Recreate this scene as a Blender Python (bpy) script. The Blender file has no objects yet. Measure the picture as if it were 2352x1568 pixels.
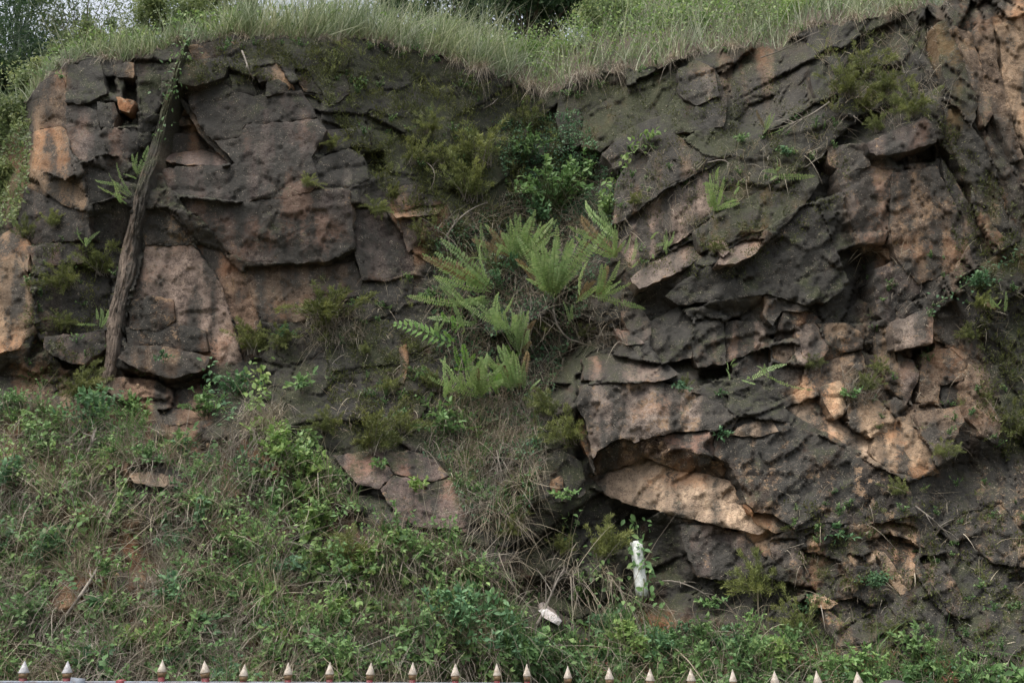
import bpy, math, numpy as np
from mathutils import Vector, Matrix
from mathutils.geometry import delaunay_2d_cdt

# ------------------------------------------------------------------ camera, sky, sun, exposure
SC = bpy.context.scene
CAMZ, PITCH = 1.6, math.radians(14.0)
cam_d = bpy.data.cameras.new('camera'); cam = bpy.data.objects.new('camera', cam_d)
SC.collection.objects.link(cam); SC.camera = cam
cam.location = (0, 0, CAMZ); cam.rotation_euler = (math.radians(90) + PITCH, 0, 0)
cam_d.sensor_width = 36.0; cam_d.lens = 36.0; cam_d.clip_start = 0.05; cam_d.clip_end = 3000

SUN_EL, SUN_AZ = 70.0, 250.0        # overcast: the brightest part of the sky is high, behind and left of the camera
world = bpy.data.worlds.new('World'); SC.world = world; world.use_nodes = True
wn = world.node_tree.nodes; wl = world.node_tree.links
bg = wn['Background']; bg.inputs['Strength'].default_value = 0.15
sky = wn.new('ShaderNodeTexSky'); sky.sky_type = 'NISHITA'; sky.sun_disc = False
sky.sun_elevation = math.radians(SUN_EL); sky.sun_rotation = math.radians(SUN_AZ)
sky.air_density = 1.0; sky.dust_density = 7.0; sky.ozone_density = 1.0
hs = wn.new('ShaderNodeHueSaturation'); hs.inputs['Saturation'].default_value = 0.45
wl.new(sky.outputs[0], hs.inputs['Color']); wl.new(hs.outputs[0], bg.inputs['Color'])
sun_d = bpy.data.lights.new('sun', 'SUN'); sun = bpy.data.objects.new('sun', sun_d); SC.collection.objects.link(sun)
sun_d.energy = 0.6; sun_d.angle = math.radians(60); sun_d.color = (1.0, 0.985, 0.96)
_el, _az = math.radians(SUN_EL), math.radians(SUN_AZ)
_sd = Vector((math.sin(_az) * math.cos(_el), math.cos(_az) * math.cos(_el), math.sin(_el)))
sun.rotation_euler = (-_sd).to_track_quat('-Z', 'Y').to_euler()
SC.view_settings.view_transform = 'Standard'; SC.view_settings.look = 'None'
SC.view_settings.exposure = 0.88; SC.view_settings.gamma = 1.0
SC.render.engine = 'CYCLES'; SC.cycles.use_denoising = True
SC.cycles.max_bounces = 4; SC.cycles.diffuse_bounces = 3; SC.cycles.transparent_max_bounces = 4

# ------------------------------------------------------------------ helpers
RNG = np.random.default_rng(7)
COL = SC.collection
CP, SP = math.cos(PITCH), math.sin(PITCH)
F = 2352.0                                            # focal length in survey units (full picture 2352 x 1568)

def at(u, v, Y):
    """point of the place seen at survey position u, v at distance Y from the camera's plane"""
    u = np.asarray(u, float); v = np.asarray(v, float); Y = np.asarray(Y, float)
    xc = (u - 1176) / F; zc = (784 - v) / F
    dy = CP - SP * zc; dz = SP + CP * zc
    k = Y / dy
    return np.stack(np.broadcast_arrays(xc * k, Y + 0 * k, CAMZ + dz * k), -1)

def hsh(ix, iy, s):
    h = (ix.astype(np.int64) * 374761393 + iy.astype(np.int64) * 668265263 + s * 974634757) & 0xffffffff
    h = ((h ^ (h >> 13)) * 1274126177) & 0xffffffff
    h = ((h ^ (h >> 16)) * 2246822519) & 0xffffffff
    return ((h ^ (h >> 15)) & 0xffffff) / float(0x1000000)

def pn(x, y, s=0):
    x = np.asarray(x, float); y = np.asarray(y, float)
    ix = np.floor(x); iy = np.floor(y); fx = x - ix; fy = y - iy
    def g(i, j):
        a = hsh(ix + i, iy + j, s) * 6.2831853
        return np.cos(a) * (fx - i) + np.sin(a) * (fy - j)
    sx = fx * fx * fx * (fx * (fx * 6 - 15) + 10); sy = fy * fy * fy * (fy * (fy * 6 - 15) + 10)
    a = g(0, 0) + sx * (g(1, 0) - g(0, 0)); b = g(0, 1) + sx * (g(1, 1) - g(0, 1))
    return (a + sy * (b - a)) * 1.5

def fbm(x, y, s=0, o=4):
    t = 0; a = 1.0; n = 0
    for k in range(o):
        t = t + a * pn(x * 2 ** k + 17.3 * k, y * 2 ** k - 9.1 * k, s + k); n += a; a *= 0.5
    return t / n

def vor(x, y, s=0):
    ix = np.floor(x); iy = np.floor(y)
    f1 = np.full(x.shape, 9.0); f2 = f1.copy(); cid = np.zeros(x.shape); dx = f1 * 0; dy = f1 * 0; c2 = f1 * 0
    for i in (-1, 0, 1):
        for j in (-1, 0, 1):
            cx = ix + i + 0.1 + 0.8 * hsh(ix + i, iy + j, s); cy = iy + j + 0.1 + 0.8 * hsh(ix + i, iy + j, s + 1)
            d = np.hypot(x - cx, y - cy); near = d < f1
            f2 = np.where(near, f1, np.minimum(f2, d))
            cid = np.where(near, hsh(ix + i, iy + j, s + 2), cid); c2 = np.where(near, hsh(ix + i, iy + j, s + 3), c2)
            dx = np.where(near, x - cx, dx); dy = np.where(near, y - cy, dy); f1 = np.minimum(f1, d)
    return f1, f2, cid, c2, dx, dy

def sstep(a, b, x):
    t = np.clip((x - a) / (b - a), 0, 1); return t * t * (3 - 2 * t)

def polysd(poly, U, V):
    """signed distance to a polygon, negative inside"""
    P = np.asarray(poly, float)[:, :2]; Q = np.roll(P, -1, 0)
    best = np.full(U.shape, 1e9); ins = np.zeros(U.shape, bool)
    for (ax, ay), (bx, by) in zip(P, Q):
        ex, ey = bx - ax, by - ay
        t = np.clip(((U - ax) * ex + (V - ay) * ey) / (ex * ex + ey * ey + 1e-9), 0, 1)
        best = np.minimum(best, np.hypot(U - ax - t * ex, V - ay - t * ey))
        c = ((ay > V) != (by > V)) & (U < ex * (V - ay) / ((by - ay) if by != ay else 1e-9) + ax)
        ins ^= c
    return np.where(ins, -best, best)

def mesh(name, V, Fs, mat, fattr=None, cattr=None, smooth=True):
    V = np.ascontiguousarray(V, np.float32); me = bpy.data.meshes.new(name)
    if not isinstance(Fs, (list, tuple)): Fs = [Fs]
    Fs = [np.asarray(f, np.int32) for f in Fs if len(f)]
    me.vertices.add(len(V)); me.vertices.foreach_set('co', V.ravel())
    nl = sum(f.size for f in Fs); npol = sum(len(f) for f in Fs)
    me.loops.add(nl); me.loops.foreach_set('vertex_index', np.concatenate([f.ravel() for f in Fs]))
    st = []; o = 0
    for f in Fs:
        st.append(o + np.arange(len(f)) * f.shape[1]); o += f.size
    me.polygons.add(npol); me.polygons.foreach_set('loop_start', np.concatenate(st).astype(np.int32))
    if smooth: me.polygons.foreach_set('use_smooth', np.ones(npol, bool))
    for k, a in (fattr or {}).items():
        at_ = me.attributes.new(k, 'FLOAT', 'POINT'); at_.data.foreach_set('value', np.ascontiguousarray(a, np.float32))
    for k, a in (cattr or {}).items():
        at_ = me.attributes.new(k, 'FLOAT_COLOR', 'POINT')
        a4 = np.ones((len(V), 4), np.float32); a4[:, :3] = a; at_.data.foreach_set('color', a4.ravel())
    if mat: me.materials.append(mat)
    me.update(calc_edges=True); me.validate()
    return me

def link(name, me, parent=None, M=None):
    o = bpy.data.objects.new(name, me); COL.objects.link(o)
    if parent is not None: o.parent = parent
    if M is not None: o.matrix_local = M
    return o

def tag(o, label=None, cat=None, group=None, kind=None):
    if label: o['label'] = label
    if cat: o['category'] = cat
    if group: o['group'] = group
    if kind: o['kind'] = kind
    return o

def empty(name, loc=(0, 0, 0)):
    o = bpy.data.objects.new(name, None); COL.objects.link(o); o.location = loc; o.empty_display_size = 0.1
    return o

def nrm(a): return a / (np.linalg.norm(a, axis=-1, keepdims=True) + 1e-9)

# ------------------------------------------------------------------ materials
def nodes(name):
    m = bpy.data.materials.new(name); m.use_nodes = True
    nt = m.node_tree; b = nt.nodes['Principled BSDF']
    def N(t, **kw):
        n = nt.nodes.new(t)
        for k, v in kw.items():
            if k in ('i',):
                for kk, vv in v.items():
                    n.inputs[kk].default_value = vv
            else: setattr(n, k, v)
        return n
    def L(a, b_): nt.links.new(a, b_)
    return m, nt, b, N, L

def mixc(N, L, fac, a, b, mode='MIX'):
    n = N('ShaderNodeMix', data_type='RGBA', blend_type=mode)
    for s, val in ((0, fac), (6, a), (7, b)):
        if hasattr(val, 'is_linked') or hasattr(val, 'links'): L(val, n.inputs[s])
        else: n.inputs[s].default_value = val if s == 0 else (*val, 1)
    return n.outputs[2]

def ramp(N, L, src, a, b):
    n = N('ShaderNodeMapRange', interpolation_type='SMOOTHSTEP'); n.inputs[1].default_value = a; n.inputs[2].default_value = b
    L(src, n.inputs[0]); return n.outputs[0]

def mth(N, L, op, a, b=None):
    n = N('ShaderNodeMath', operation=op)
    for i, val in enumerate((a, b)):
        if val is None: continue
        if hasattr(val, 'links'): L(val, n.inputs[i])
        else: n.inputs[i].default_value = val
    return n.outputs[0]

def rock_material():
    m, nt, b, N, L = nodes('rock')
    geo = N('ShaderNodeNewGeometry'); pos = geo.outputs['Position']
    tone = N('ShaderNodeAttribute', attribute_name='tone').outputs['Color']
    mk = N('ShaderNodeSeparateColor'); L(N('ShaderNodeAttribute', attribute_name='msk').outputs['Color'], mk.inputs[0])
    DK, MS, CH = mk.outputs[0], mk.outputs[1], mk.outputs[2]
    nk = N('ShaderNodeSeparateColor'); L(N('ShaderNodeAttribute', attribute_name='nz').outputs['Color'], nk.inputs[0])
    n1, stn, n2 = nk.outputs[0], nk.outputs[1], nk.outputs[2]
    nn = N('ShaderNodeTexNoise'); nn.inputs['Scale'].default_value = 21; nn.inputs['Detail'].default_value = 4; nn.inputs['Roughness'].default_value = 0.72
    L(pos, nn.inputs['Vector']); n3 = nn.outputs[0]
    ns = N('ShaderNodeSeparateColor'); L(nn.outputs['Color'], ns.inputs[0]); n4 = ns.outputs[1]; n5 = ns.outputs[2]
    nf = N('ShaderNodeTexNoise'); nf.inputs['Scale'].default_value = 82; nf.inputs['Detail'].default_value = 2; nf.inputs['Roughness'].default_value = 0.6
    L(pos, nf.inputs['Vector']); n6 = nf.outputs[0]
    def mul(x, k): return mth(N, L, 'MULTIPLY', x, k)
    def add(*xs):
        t = xs[0]
        for x in xs[1:]: t = mth(N, L, 'ADD', t, x)
        return t
    # tone variation
    v = ramp(N, L, add(mul(n2, 0.6), mul(n3, 1.1), mul(n1, 0.45), mul(n6, 0.9)), 1.10, 2.0)
    lo = mixc(N, L, 1.0, tone, (0.34, 0.33, 0.33), 'MULTIPLY'); hi = mixc(N, L, 1.0, tone, (1.75, 1.68, 1.58), 'MULTIPLY')
    c = mixc(N, L, v, lo, hi)
    # rusty patches
    rust = ramp(N, L, add(n1, mul(n4, 0.4)), 0.72, 0.92)
    c = mixc(N, L, mul(rust, 0.42), c, mixc(N, L, 1.0, tone, (1.55, 0.98, 0.64), 'MULTIPLY'))
    # fresh tan chips
    chip = ramp(N, L, add(mul(n2, 0.55), mul(n4, 1.05), mul(CH, 0.52), mul(n6, 0.2)), 1.17, 1.24)
    chc = mixc(N, L, n5, (0.13, 0.075, 0.04), (0.46, 0.32, 0.20))
    c = mixc(N, L, mul(chip, 0.78), c, chc)
    # black biofilm, streaky
    df = ramp(N, L, add(mul(stn, 1.1), mul(n2, 0.35), mul(n3, 1.0), mul(DK, 0.8), mul(n6, 0.75)), 1.56, 1.94)
    dcol = mixc(N, L, n4, (0.023, 0.023, 0.021), (0.080, 0.076, 0.065))
    c = mixc(N, L, mul(df, 0.94), c, dcol)
    # moss
    sn = N('ShaderNodeSeparateXYZ'); L(geo.outputs['Normal'], sn.inputs[0])
    mf = ramp(N, L, add(mul(sn.outputs[2], 0.2), mul(n2, 0.5), mul(n1, 0.35), mul(n5, 0.9), mul(MS, 0.66)), 1.13, 1.46)
    mcol = mixc(N, L, n3, (0.020, 0.026, 0.012), (0.080, 0.088, 0.044))
    c = mixc(N, L, mul(mf, 0.8), c, mcol)
    # pale grains and lichen
    li = mth(N, L, 'MULTIPLY', ramp(N, L, add(n6, mul(n5, 0.5)), 0.89, 0.95), ramp(N, L, add(n2, mul(CH, 0.35)), 0.42, 0.66))
    c = mixc(N, L, mul(li, 0.75), c, (0.40, 0.34, 0.265))
    L(c, b.inputs['Base Color']); b.inputs['Roughness'].default_value = 0.9
    b.inputs['Specular IOR Level'].default_value = 0.2
    bp = N('ShaderNodeBump'); bp.inputs['Strength'].default_value = 0.9; bp.inputs['Distance'].default_value = 0.03
    L(add(n3, mul(n6, 0.6)), bp.inputs['Height']); L(bp.outputs[0], b.inputs['Normal'])
    return m
ROCK = rock_material()

def leaf_material(name, c0, c1, c2, trans=0.3, hue=0.25):
    """three tones picked by the per-leaf attribute, shifted a little per plant"""
    m, nt, b, N, L = nodes(name)
    r = N('ShaderNodeAttribute', attribute_name='rnd').outputs['Fac']
    cr = N('ShaderNodeValToRGB'); L(r, cr.inputs[0]); e = cr.color_ramp.elements
    e[0].position = 0.0; e[0].color = (*c0, 1); e[1].position = 1.0; e[1].color = (*c2, 1)
    k = e.new(0.55); k.color = (*c1, 1)
    oi = N('ShaderNodeObjectInfo'); mr = N('ShaderNodeMapRange'); mr.inputs[3].default_value = 1 - hue; mr.inputs[4].default_value = 1 + hue
    L(oi.outputs['Random'], mr.inputs[0])
    hsn = N('ShaderNodeHueSaturation'); L(cr.outputs[0], hsn.inputs['Color']); L(mr.outputs[0], hsn.inputs['Value'])
    geo = N('ShaderNodeNewGeometry'); n = N('ShaderNodeTexNoise'); n.inputs['Scale'].default_value = 2.2; L(geo.outputs['Position'], n.inputs['Vector'])
    c = mixc(N, L, ramp(N, L, n.outputs[0], 0.35, 0.65), hsn.outputs[0], mixc(N, L, 1.0, hsn.outputs[0], (1.12, 1.07, 0.92), 'MULTIPLY'))
    L(c, b.inputs['Base Color']); b.inputs['Roughness'].default_value = 0.6; b.inputs['Specular IOR Level'].default_value = 0.3
    tr = N('ShaderNodeBsdfTranslucent'); L(c, tr.inputs[0]); mx = N('ShaderNodeMixShader'); mx.inputs[0].default_value = trans
    L(b.outputs[0], mx.inputs[1]); L(tr.outputs[0], mx.inputs[2]); L(mx.outputs[0], nt.nodes['Material Output'].inputs[0])
    return m

FERN = leaf_material('fern_green', (0.17, 0.28, 0.10), (0.28, 0.41, 0.165), (0.42, 0.51, 0.25))
LOBED = leaf_material('lobed_fern_green', (0.10, 0.22, 0.05), (0.17, 0.33, 0.075), (0.25, 0.42, 0.10))
FEATHER = leaf_material('feathery_yellow_green', (0.08, 0.10, 0.035), (0.165, 0.195, 0.068), (0.30, 0.33, 0.125))
LEAFY = leaf_material('leaf_green', (0.065, 0.13, 0.052), (0.135, 0.245, 0.092), (0.25, 0.365, 0.145))
BLUELEAF = leaf_material('leaf_blue_green', (0.05, 0.115, 0.062), (0.105, 0.215, 0.108), (0.19, 0.32, 0.16))
YLEAF = leaf_material('leaf_yellow_green', (0.10, 0.18, 0.055), (0.18, 0.285, 0.09), (0.31, 0.39, 0.15))
DRY = leaf_material('dry_grass', (0.13, 0.108, 0.085), (0.29, 0.255, 0.205), (0.45, 0.41, 0.34), 0.2)
GRASS = leaf_material('tall_grass', (0.10, 0.14, 0.065), (0.24, 0.30, 0.175), (0.50, 0.53, 0.41), 0.35)
SGRASS = leaf_material('slope_grass', (0.055, 0.12, 0.04), (0.12, 0.215, 0.075), (0.22, 0.31, 0.12), 0.3)
TREE = leaf_material('tree_leaf', (0.025, 0.055, 0.028), (0.055, 0.105, 0.05), (0.11, 0.16, 0.07), 0.35)
TREEL = leaf_material('light_tree_leaf', (0.08, 0.12, 0.05), (0.165, 0.22, 0.095), (0.29, 0.33, 0.15), 0.4)
MOSS = leaf_material('moss_tuft', (0.04, 0.05, 0.016), (0.09, 0.105, 0.034), (0.18, 0.19, 0.07), 0.2)
RED = leaf_material('red_brown_seed_head', (0.10, 0.045, 0.03), (0.17, 0.08, 0.055), (0.25, 0.14, 0.10), 0.1)

def simple(name, c, rough=0.7, var=0.35, scale=14.0, c2=None, bump=0.25, metallic=0.0):
    m, nt, b, N, L = nodes(name)
    tc = N('ShaderNodeTexCoord'); n = N('ShaderNodeTexNoise'); n.inputs['Scale'].default_value = scale; n.inputs['Detail'].default_value = 6
    n.inputs['Roughness'].default_value = 0.7
    geo = N('ShaderNodeNewGeometry'); L(geo.outputs['Position'], n.inputs['Vector'])
    c2 = c2 or tuple(x * (1 - var) for x in c)
    L(mixc(N, L, ramp(N, L, n.outputs[0], 0.38, 0.66), c, c2), b.inputs['Base Color'])
    b.inputs['Roughness'].default_value = rough; b.inputs['Metallic'].default_value = metallic
    bp = N('ShaderNodeBump'); bp.inputs['Strength'].default_value = bump; bp.inputs['Distance'].default_value = 0.01
    L(n.outputs[0], bp.inputs['Height']); L(bp.outputs[0], b.inputs['Normal'])
    return m
BARK = simple('bark', (0.15, 0.125, 0.10), 0.9, 0.5, 20)
TWIG = simple('grey_twig', (0.25, 0.22, 0.18), 0.9, 0.45, 25)
GREENSTEM = simple('green_stem', (0.11, 0.13, 0.055), 0.8, 0.4, 25)
BAMBOO = simple('bamboo_stem', (0.11, 0.16, 0.09), 0.6, 0.4, 8)

# ------------------------------------------------------------------ the cliff's form: distances surveyed on a sparse net
CTRL = np.array([
(-500,250,13.5),(-500,900,11.5),(-500,1500,8.2),(-500,2000,6.6),
(0,250,12.4),(0,420,11.8),(40,540,10.6),(0,700,10.2),(0,850,10.0),(0,1000,9.4),(0,1300,8.3),(0,1568,7.4),(0,2000,6.6),
(110,200,11.0),(110,400,10.6),(200,160,11.0),(200,600,10.5),(200,850,10.1),(300,1000,9.4),(300,1300,8.3),(300,1568,7.4),(300,2000,6.6),
(420,110,11.0),(450,300,10.9),(430,650,10.5),(420,850,10.25),(420,950,9.9),
(600,90,11.2),(620,400,10.6),(640,600,10.5),(620,760,10.3),(650,950,9.6),(650,1300,8.3),(650,1568,7.5),(700,2000,6.6),
(850,100,11.6),(850,400,10.9),(880,620,10.6),(900,800,10.3),(850,1000,9.6),(900,1120,9.1),(900,1350,8.4),(900,1568,7.7),
(1050,160,12.0),(1080,400,11.4),(1100,650,10.7),(1130,900,10.0),(1100,1100,9.3),(1150,1350,8.6),(1150,1568,8.0),(1150,2000,6.7),
(1250,210,12.4),(1260,400,11.8),(1280,600,11.0),(1280,800,10.4),(1280,1000,9.7),(1300,1300,8.9),(1300,1568,8.1),
(1450,170,12.2),(1480,400,11.2),(1500,600,10.6),(1480,780,10.1),(1450,930,9.6),(1480,1150,9.3),(1500,1350,8.7),(1500,1568,8.0),
(1700,120,11.8),(1700,400,10.8),(1700,600,10.3),(1700,800,10.0),(1700,1000,9.3),(1700,1200,8.9),(1700,1400,8.4),(1700,1568,7.8),(1700,2000,6.7),
(1950,60,11.4),(1950,300,10.6),(1950,600,10.2),(1950,850,9.9),(1950,1000,9.3),(1950,1250,8.6),(1950,1568,7.6),
(2200,20,11.0),(2200,400,10.3),(2200,700,9.9),(2200,1000,9.3),(2200,1300,8.5),(2200,1568,7.5),(2200,2000,6.6),
(2400,-40,10.8),(2400,600,9.9),(2400,1100,8.9),(2400,1568,7.3),
(2900,-100,10.5),(2900,700,9.3),(2900,1500,7.2),(2900,2000,6.5)], float)

def _tps(r2): return 0.5 * r2 * np.log(r2 + 1e-9)
_cx = CTRL[:, :2] / 500.0; _n = len(_cx)
_K = _tps(((_cx[:, None] - _cx[None]) ** 2).sum(-1)) + np.eye(_n) * 0.02
_P = np.c_[np.ones(_n), _cx]
_A = np.block([[_K, _P], [_P.T, np.zeros((3, 3))]])
_W = np.linalg.solve(_A, np.r_[CTRL[:, 2], 0, 0, 0])
def base(U, V):
    U = np.asarray(U, float) / 500.0; V = np.asarray(V, float) / 500.0
    out = _W[_n] + _W[_n + 1] * U + _W[_n + 2] * V
    for k in range(_n): out = out + _W[k] * _tps((U - _cx[k, 0]) ** 2 + (V - _cx[k, 1]) ** 2)
    return out

LIP = np.array([(-520,330),(-200,290),(0,255),(60,235),(85,200),(130,158),(200,136),(300,138),(360,118),(420,96),(500,88),(600,88),(700,92),(800,90),(880,102),(960,122),
(1040,142),(1100,160),(1180,190),(1250,222),(1290,205),(1330,185),(1380,168),(1440,158),(1500,160),(1560,136),(1640,120),(1720,106),(1800,108),(1850,66),(1920,54),(2000,44),(2080,34),(2160,8),
(2250,-20),(2352,-45),(2500,-80),(2900,-120)], float)
def lip(u):
    u = np.asarray(u, float)
    return np.interp(u, LIP[:, 0], LIP[:, 1]) + 9 * pn(u / 31.0, u * 0 + 3.3, 91) + 6 * pn(u / 11.0, u * 0 + 1.3, 92)

SOILP = [(-600,880),(120,905),(260,920),(330,960),(480,1000),(560,1010),(700,1040),(780,1110),(850,1200),(960,1240),(1120,1270),(1250,1330),(1400,1370),(1560,1400),(1700,1440),(1850,1500),(1950,1600),(2000,2100),(-600,2100)]
SOILL = [(-600,200),(70,230),(70,330),(60,430),(40,520),(-600,560)]

RECESS = [
([(395,240),(430,232),(540,375),(372,372),(378,300)], .38, 6),
([(238,180),(262,175),(275,215),(240,215)], .3, 5), ([(285,180),(312,180),(320,255),(300,285),(283,240)], .38, 5), ([(262,262),(322,262),(320,290),(262,292)], .3, 5),
([(828,352),(880,345),(890,395),(850,412)], .3, 8),
([(110,800),(190,838),(240,805),(240,850),(150,848)], .28, 8), ([(280,850),(390,872),(470,852),(485,882),(380,905),(300,885)], .3, 10),
([(2030,345),(2145,335),(2150,370),(2060,380)], .38, 5), ([(2090,800),(2145,790),(2140,830),(2095,835)], .3, 6), ([(1610,845),(1680,840),(1680,870),(1600,872)], .28, 6),
([(1870,430),(1930,400),(1950,500),(1990,600),(2000,700),(1960,700),(1890,560)], .25, 25), ([(2160,880),(2215,870),(2212,925),(2165,940)], .22, 4),
([(1180,170),(1330,230),(1330,430),(1250,600),(1130,560),(1080,300)], .3, 80), ([(2040,600),(2060,600),(2012,730),(1992,722)], .2, 8),
([(1350,1050),(1500,1000),(1690,1070),(1740,1190),(1560,1190),(1400,1130)], .22, 10), ([(1400,1140),(1560,1205),(1570,1330),(1430,1330)], .22, 20),
([(1180,1330),(1400,1330),(1380,1500),(1200,1480)], .22, 40), ([(80,765),(120,800),(60,830)], .2, 8), ([(1320,860),(1345,860),(1350,1060),(1320,1080)], .2, 10),
([(700,1150),(860,1170),(850,1260),(720,1300)], .25, 30), ([(560,1000),(640,1040),(560,1070)], .2, 12), ([(930,640),(1000,620),(990,700),(930,700)], .12, 15),
([(600,150),(618,160),(608,215),(590,200)], .12, 5), ([(610,185),(672,200),(655,215),(612,212)], .15, 4),
]

def facets(U, V, w1=1.0, w2=.32, w3=.12):
    U, V = np.broadcast_arrays(np.asarray(U, float), np.asarray(V, float)); shp = U.shape; U = U.ravel(); V = V.ravel()
    wu = 8 * fbm(U / 60, V / 60, 11, 2); wv_ = 8 * fbm(U / 60, V / 60, 21, 2)
    u = U + wu; v = V + wv_
    wl_ = 1 - sstep(980, 1150, U); wf = sstep(2040, 2200, U + (V - 600) * -0.12) * (1 - sstep(1000, 1200, V)); wr = np.clip(1 - wl_ - wf, 0, 1)
    def sysm(ang, ca, cb, s):
        a = math.radians(ang); x = (u[k] * math.cos(a) + v[k] * math.sin(a)) / ca; y = (-u[k] * math.sin(a) + v[k] * math.cos(a)) / cb
        f1, f2, c1, c2, dx, dy = vor(x, y, s)
        pl = (c1 - 0.5) + (c2 - 0.5) * 1.3 * dx + ((c1 * 7.77) % 1 - 0.5) * 1.6 * dy
        crack = np.exp(-(f2 - f1) / 0.028)
        return pl, crack
    tot = np.zeros_like(U); cr = np.zeros_like(U)
    for w, ang, ca, cb, A, s in ((wl_, 4, 230, 110, .24, 31), (wr, -30, 270, 105, .36, 41), (wf, 58, 230, 75, .30, 51)):
        k = np.nonzero(w > 0)[0]
        if not len(k): continue
        w = w[k]
        p, c = sysm(ang, ca, cb, s); tot[k] += w * A * w1 * p; cr[k] += w * 0.04 * w1 * c
        p, c = sysm(ang + 9, ca * .42, cb * .5, s + 5); tot[k] += w * A * w2 * p; cr[k] += w * 0.018 * c
        p, c = sysm(ang - 14, ca * .15, cb * .24, s + 9); tot[k] += w * A * w3 * p; cr[k] += w * .008 * c
    return (tot + cr).reshape(shp)

def soilmask(U, V):
    m = 1 - sstep(-40, 40, polysd(SOILP, U, V) + 80 * fbm(U / 90, V / 90, 61, 3))
    m2 = 1 - sstep(-15, 15, polysd(SOILL, U, V))
    return np.maximum(m, m2)

CALM = [([(1700,1120),(2420,1080),(2420,1620),(1750,1620)], .35), ([(760,90),(1320,180),(1320,430),(1000,520),(800,330)], .4), ([(700,720),(1020,700),(1020,1000),(760,1010)], .4)]
def calm(U, V):
    t = np.zeros(U.shape)
    for poly, a in CALM: t = np.maximum(t, a * (1 - sstep(-40, 40, polysd(poly, U, V))))
    return t
def sheet_depth(U, V):
    s = soilmask(U, V)
    d = base(U, V) - .85 * look(PF, U, V) + facets(U, V) * (1 - 0.8 * s) * (1 - calm(U, V))
    d += 0.035 * fbm(U / 55, V / 55, 71, 4) * (1 + 2.5 * s) + s * .42 * fbm(U / 150, V / 110, 72, 3) + 0.016 * fbm(U / 9, V / 9, 81, 2)
    for poly, dep, fe in RECESS:
        P = np.array(poly); x0, y0 = P.min(0) - fe - 5; x1, y1 = P.max(0) + fe + 5
        k = (U > x0) & (U < x1) & (V > y0) & (V < y1)
        if k.any(): d[k] += .72 * dep * (1 - sstep(-fe, fe * .3, polysd(poly, U[k], V[k]) + 4 * pn(U[k] / 14, V[k] / 14, 5)))
    return d

# ------------------------------------------------------------------ rock colours (the stone's own)
TONE = dict(slab=(.30,.235,.195), rock=(.095,.084,.072), purple=(.118,.099,.089), grey=(.15,.137,.118), tan=(.37,.27,.18), pale=(.50,.385,.28), orange=(.32,.185,.10), brown=(.168,.126,.092),
            dark=(.058,.052,.045), pink=(.215,.168,.15), soil=(.175,.108,.068), redsoil=(.20,.135,.095), dbrown=(.085,.055,.036), white=(.40,.46,.52), lgrey=(.24,.20,.17), olive=(.10,.088,.05))
# patches of the face: outline, tone, soft edge, biofilm, moss, chips
PAINT = [
(SOILP,'soil',40,.10,.25,.35),(SOILL,'soil',15,.2,.5,.1),
([(800,90),(1330,190),(1340,430),(1280,640),(1000,640),(850,420),(780,200)],'dark',60,.62,.62,.05),
([(420,95),(800,90),(790,150),(640,160),(430,200)],'dark',15,.5,.55,.35),
([(150,150),(330,130),(330,300),(230,240),(150,240)],'dark',15,.5,.45,.3),
([(75,170),(150,150),(152,300),(200,460),(190,480),(70,440)],'tan',10,.05,.05,.5),
([(376,240),(436,240),(500,330),(540,372),(372,372)],'orange',6,.15,.05,.4),
([(250,850),(480,870),(490,985),(380,1000),(280,940)],'redsoil',14,.12,.1,.35),
([(880,440),(1030,470),(1030,590),(950,610),(900,500)],'orange',14,.2,.1,.3),
([(880,620),(960,610),(960,690),(900,690)],'brown',10,.2,.2,.5),
([(1280,200),(1600,130),(1850,100),(1900,240),(1640,400),(1450,320),(1340,420)],'olive',25,.5,.55,.15),
([(1640,120),(1860,90),(1850,250),(1760,300),(1640,200)],'brown',25,.35,.35,.45),
([(1500,160),(1560,150),(1560,250),(1520,260)],'orange',8,.1,.1,.5),
([(2140,0),(2400,-60),(2400,640),(2200,640),(2120,380),(2160,200)],'brown',25,.30,.3,.35),
([(2250,60),(2400,-20),(2400,330),(2330,300),(2280,180)],'tan',14,.05,.08,.3),
([(1900,380),(2160,380),(2280,560),(2300,640),(2180,720),(2060,620),(1960,560)],'brown',20,.18,.08,.5),
([(2010,600),(2330,560),(2300,900),(2160,1100),(2000,1000),(1960,800)],'brown',25,.22,.15,.42),
([(1790,900),(1900,860),(2080,950),(2160,1030),(2160,1100),(2060,1090),(1900,1000)],'tan',18,.05,.04,.4),
([(2250,740),(2420,700),(2420,1150),(2310,1130),(2300,900)],'olive',30,.45,.6,.1),
([(1380,660),(1700,600),(1850,700),(1800,860),(1560,880),(1380,840)],'grey',25,.45,.32,.2),
([(1350,1090),(1500,1040),(1680,1090),(1740,1190),(1830,1215),(1740,1235),(1560,1195),(1430,1150)],'pale',6,.0,.0,.4),
([(1690,1180),(1830,1210),(1790,1290),(1740,1260)],'tan',8,.1,.1,.5),
([(1390,1130),(1560,1195),(1600,1330),(1420,1350)],'dbrown',18,.5,.5,.1),
([(1800,1100),(2420,1050),(2420,1568),(1980,1560),(1850,1380)],'dark',40,.42,.25,.52),
([(1960,1200),(2100,1180),(2120,1250),(2070,1270),(1990,1240)],'tan',10,.05,.05,.5),
([(1890,1390),(1950,1440),(1990,1540),(1960,1560),(1900,1470)],'tan',10,.1,.1,.5),
([(1150,1300),(1420,1300),(1450,1520),(1200,1520)],'dbrown',40,.5,.6,.1),
([(640,980),(1330,960),(1330,1330),(860,1230),(640,1080)],'dark',40,.45,.5,.2),
([(0,840),(240,830),(250,930),(0,940)],'brown',20,.2,.2,.5),
([(1200,1000),(1350,980),(1350,1180),(1220,1180)],'dark',20,.5,.6,.2),
]

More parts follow.
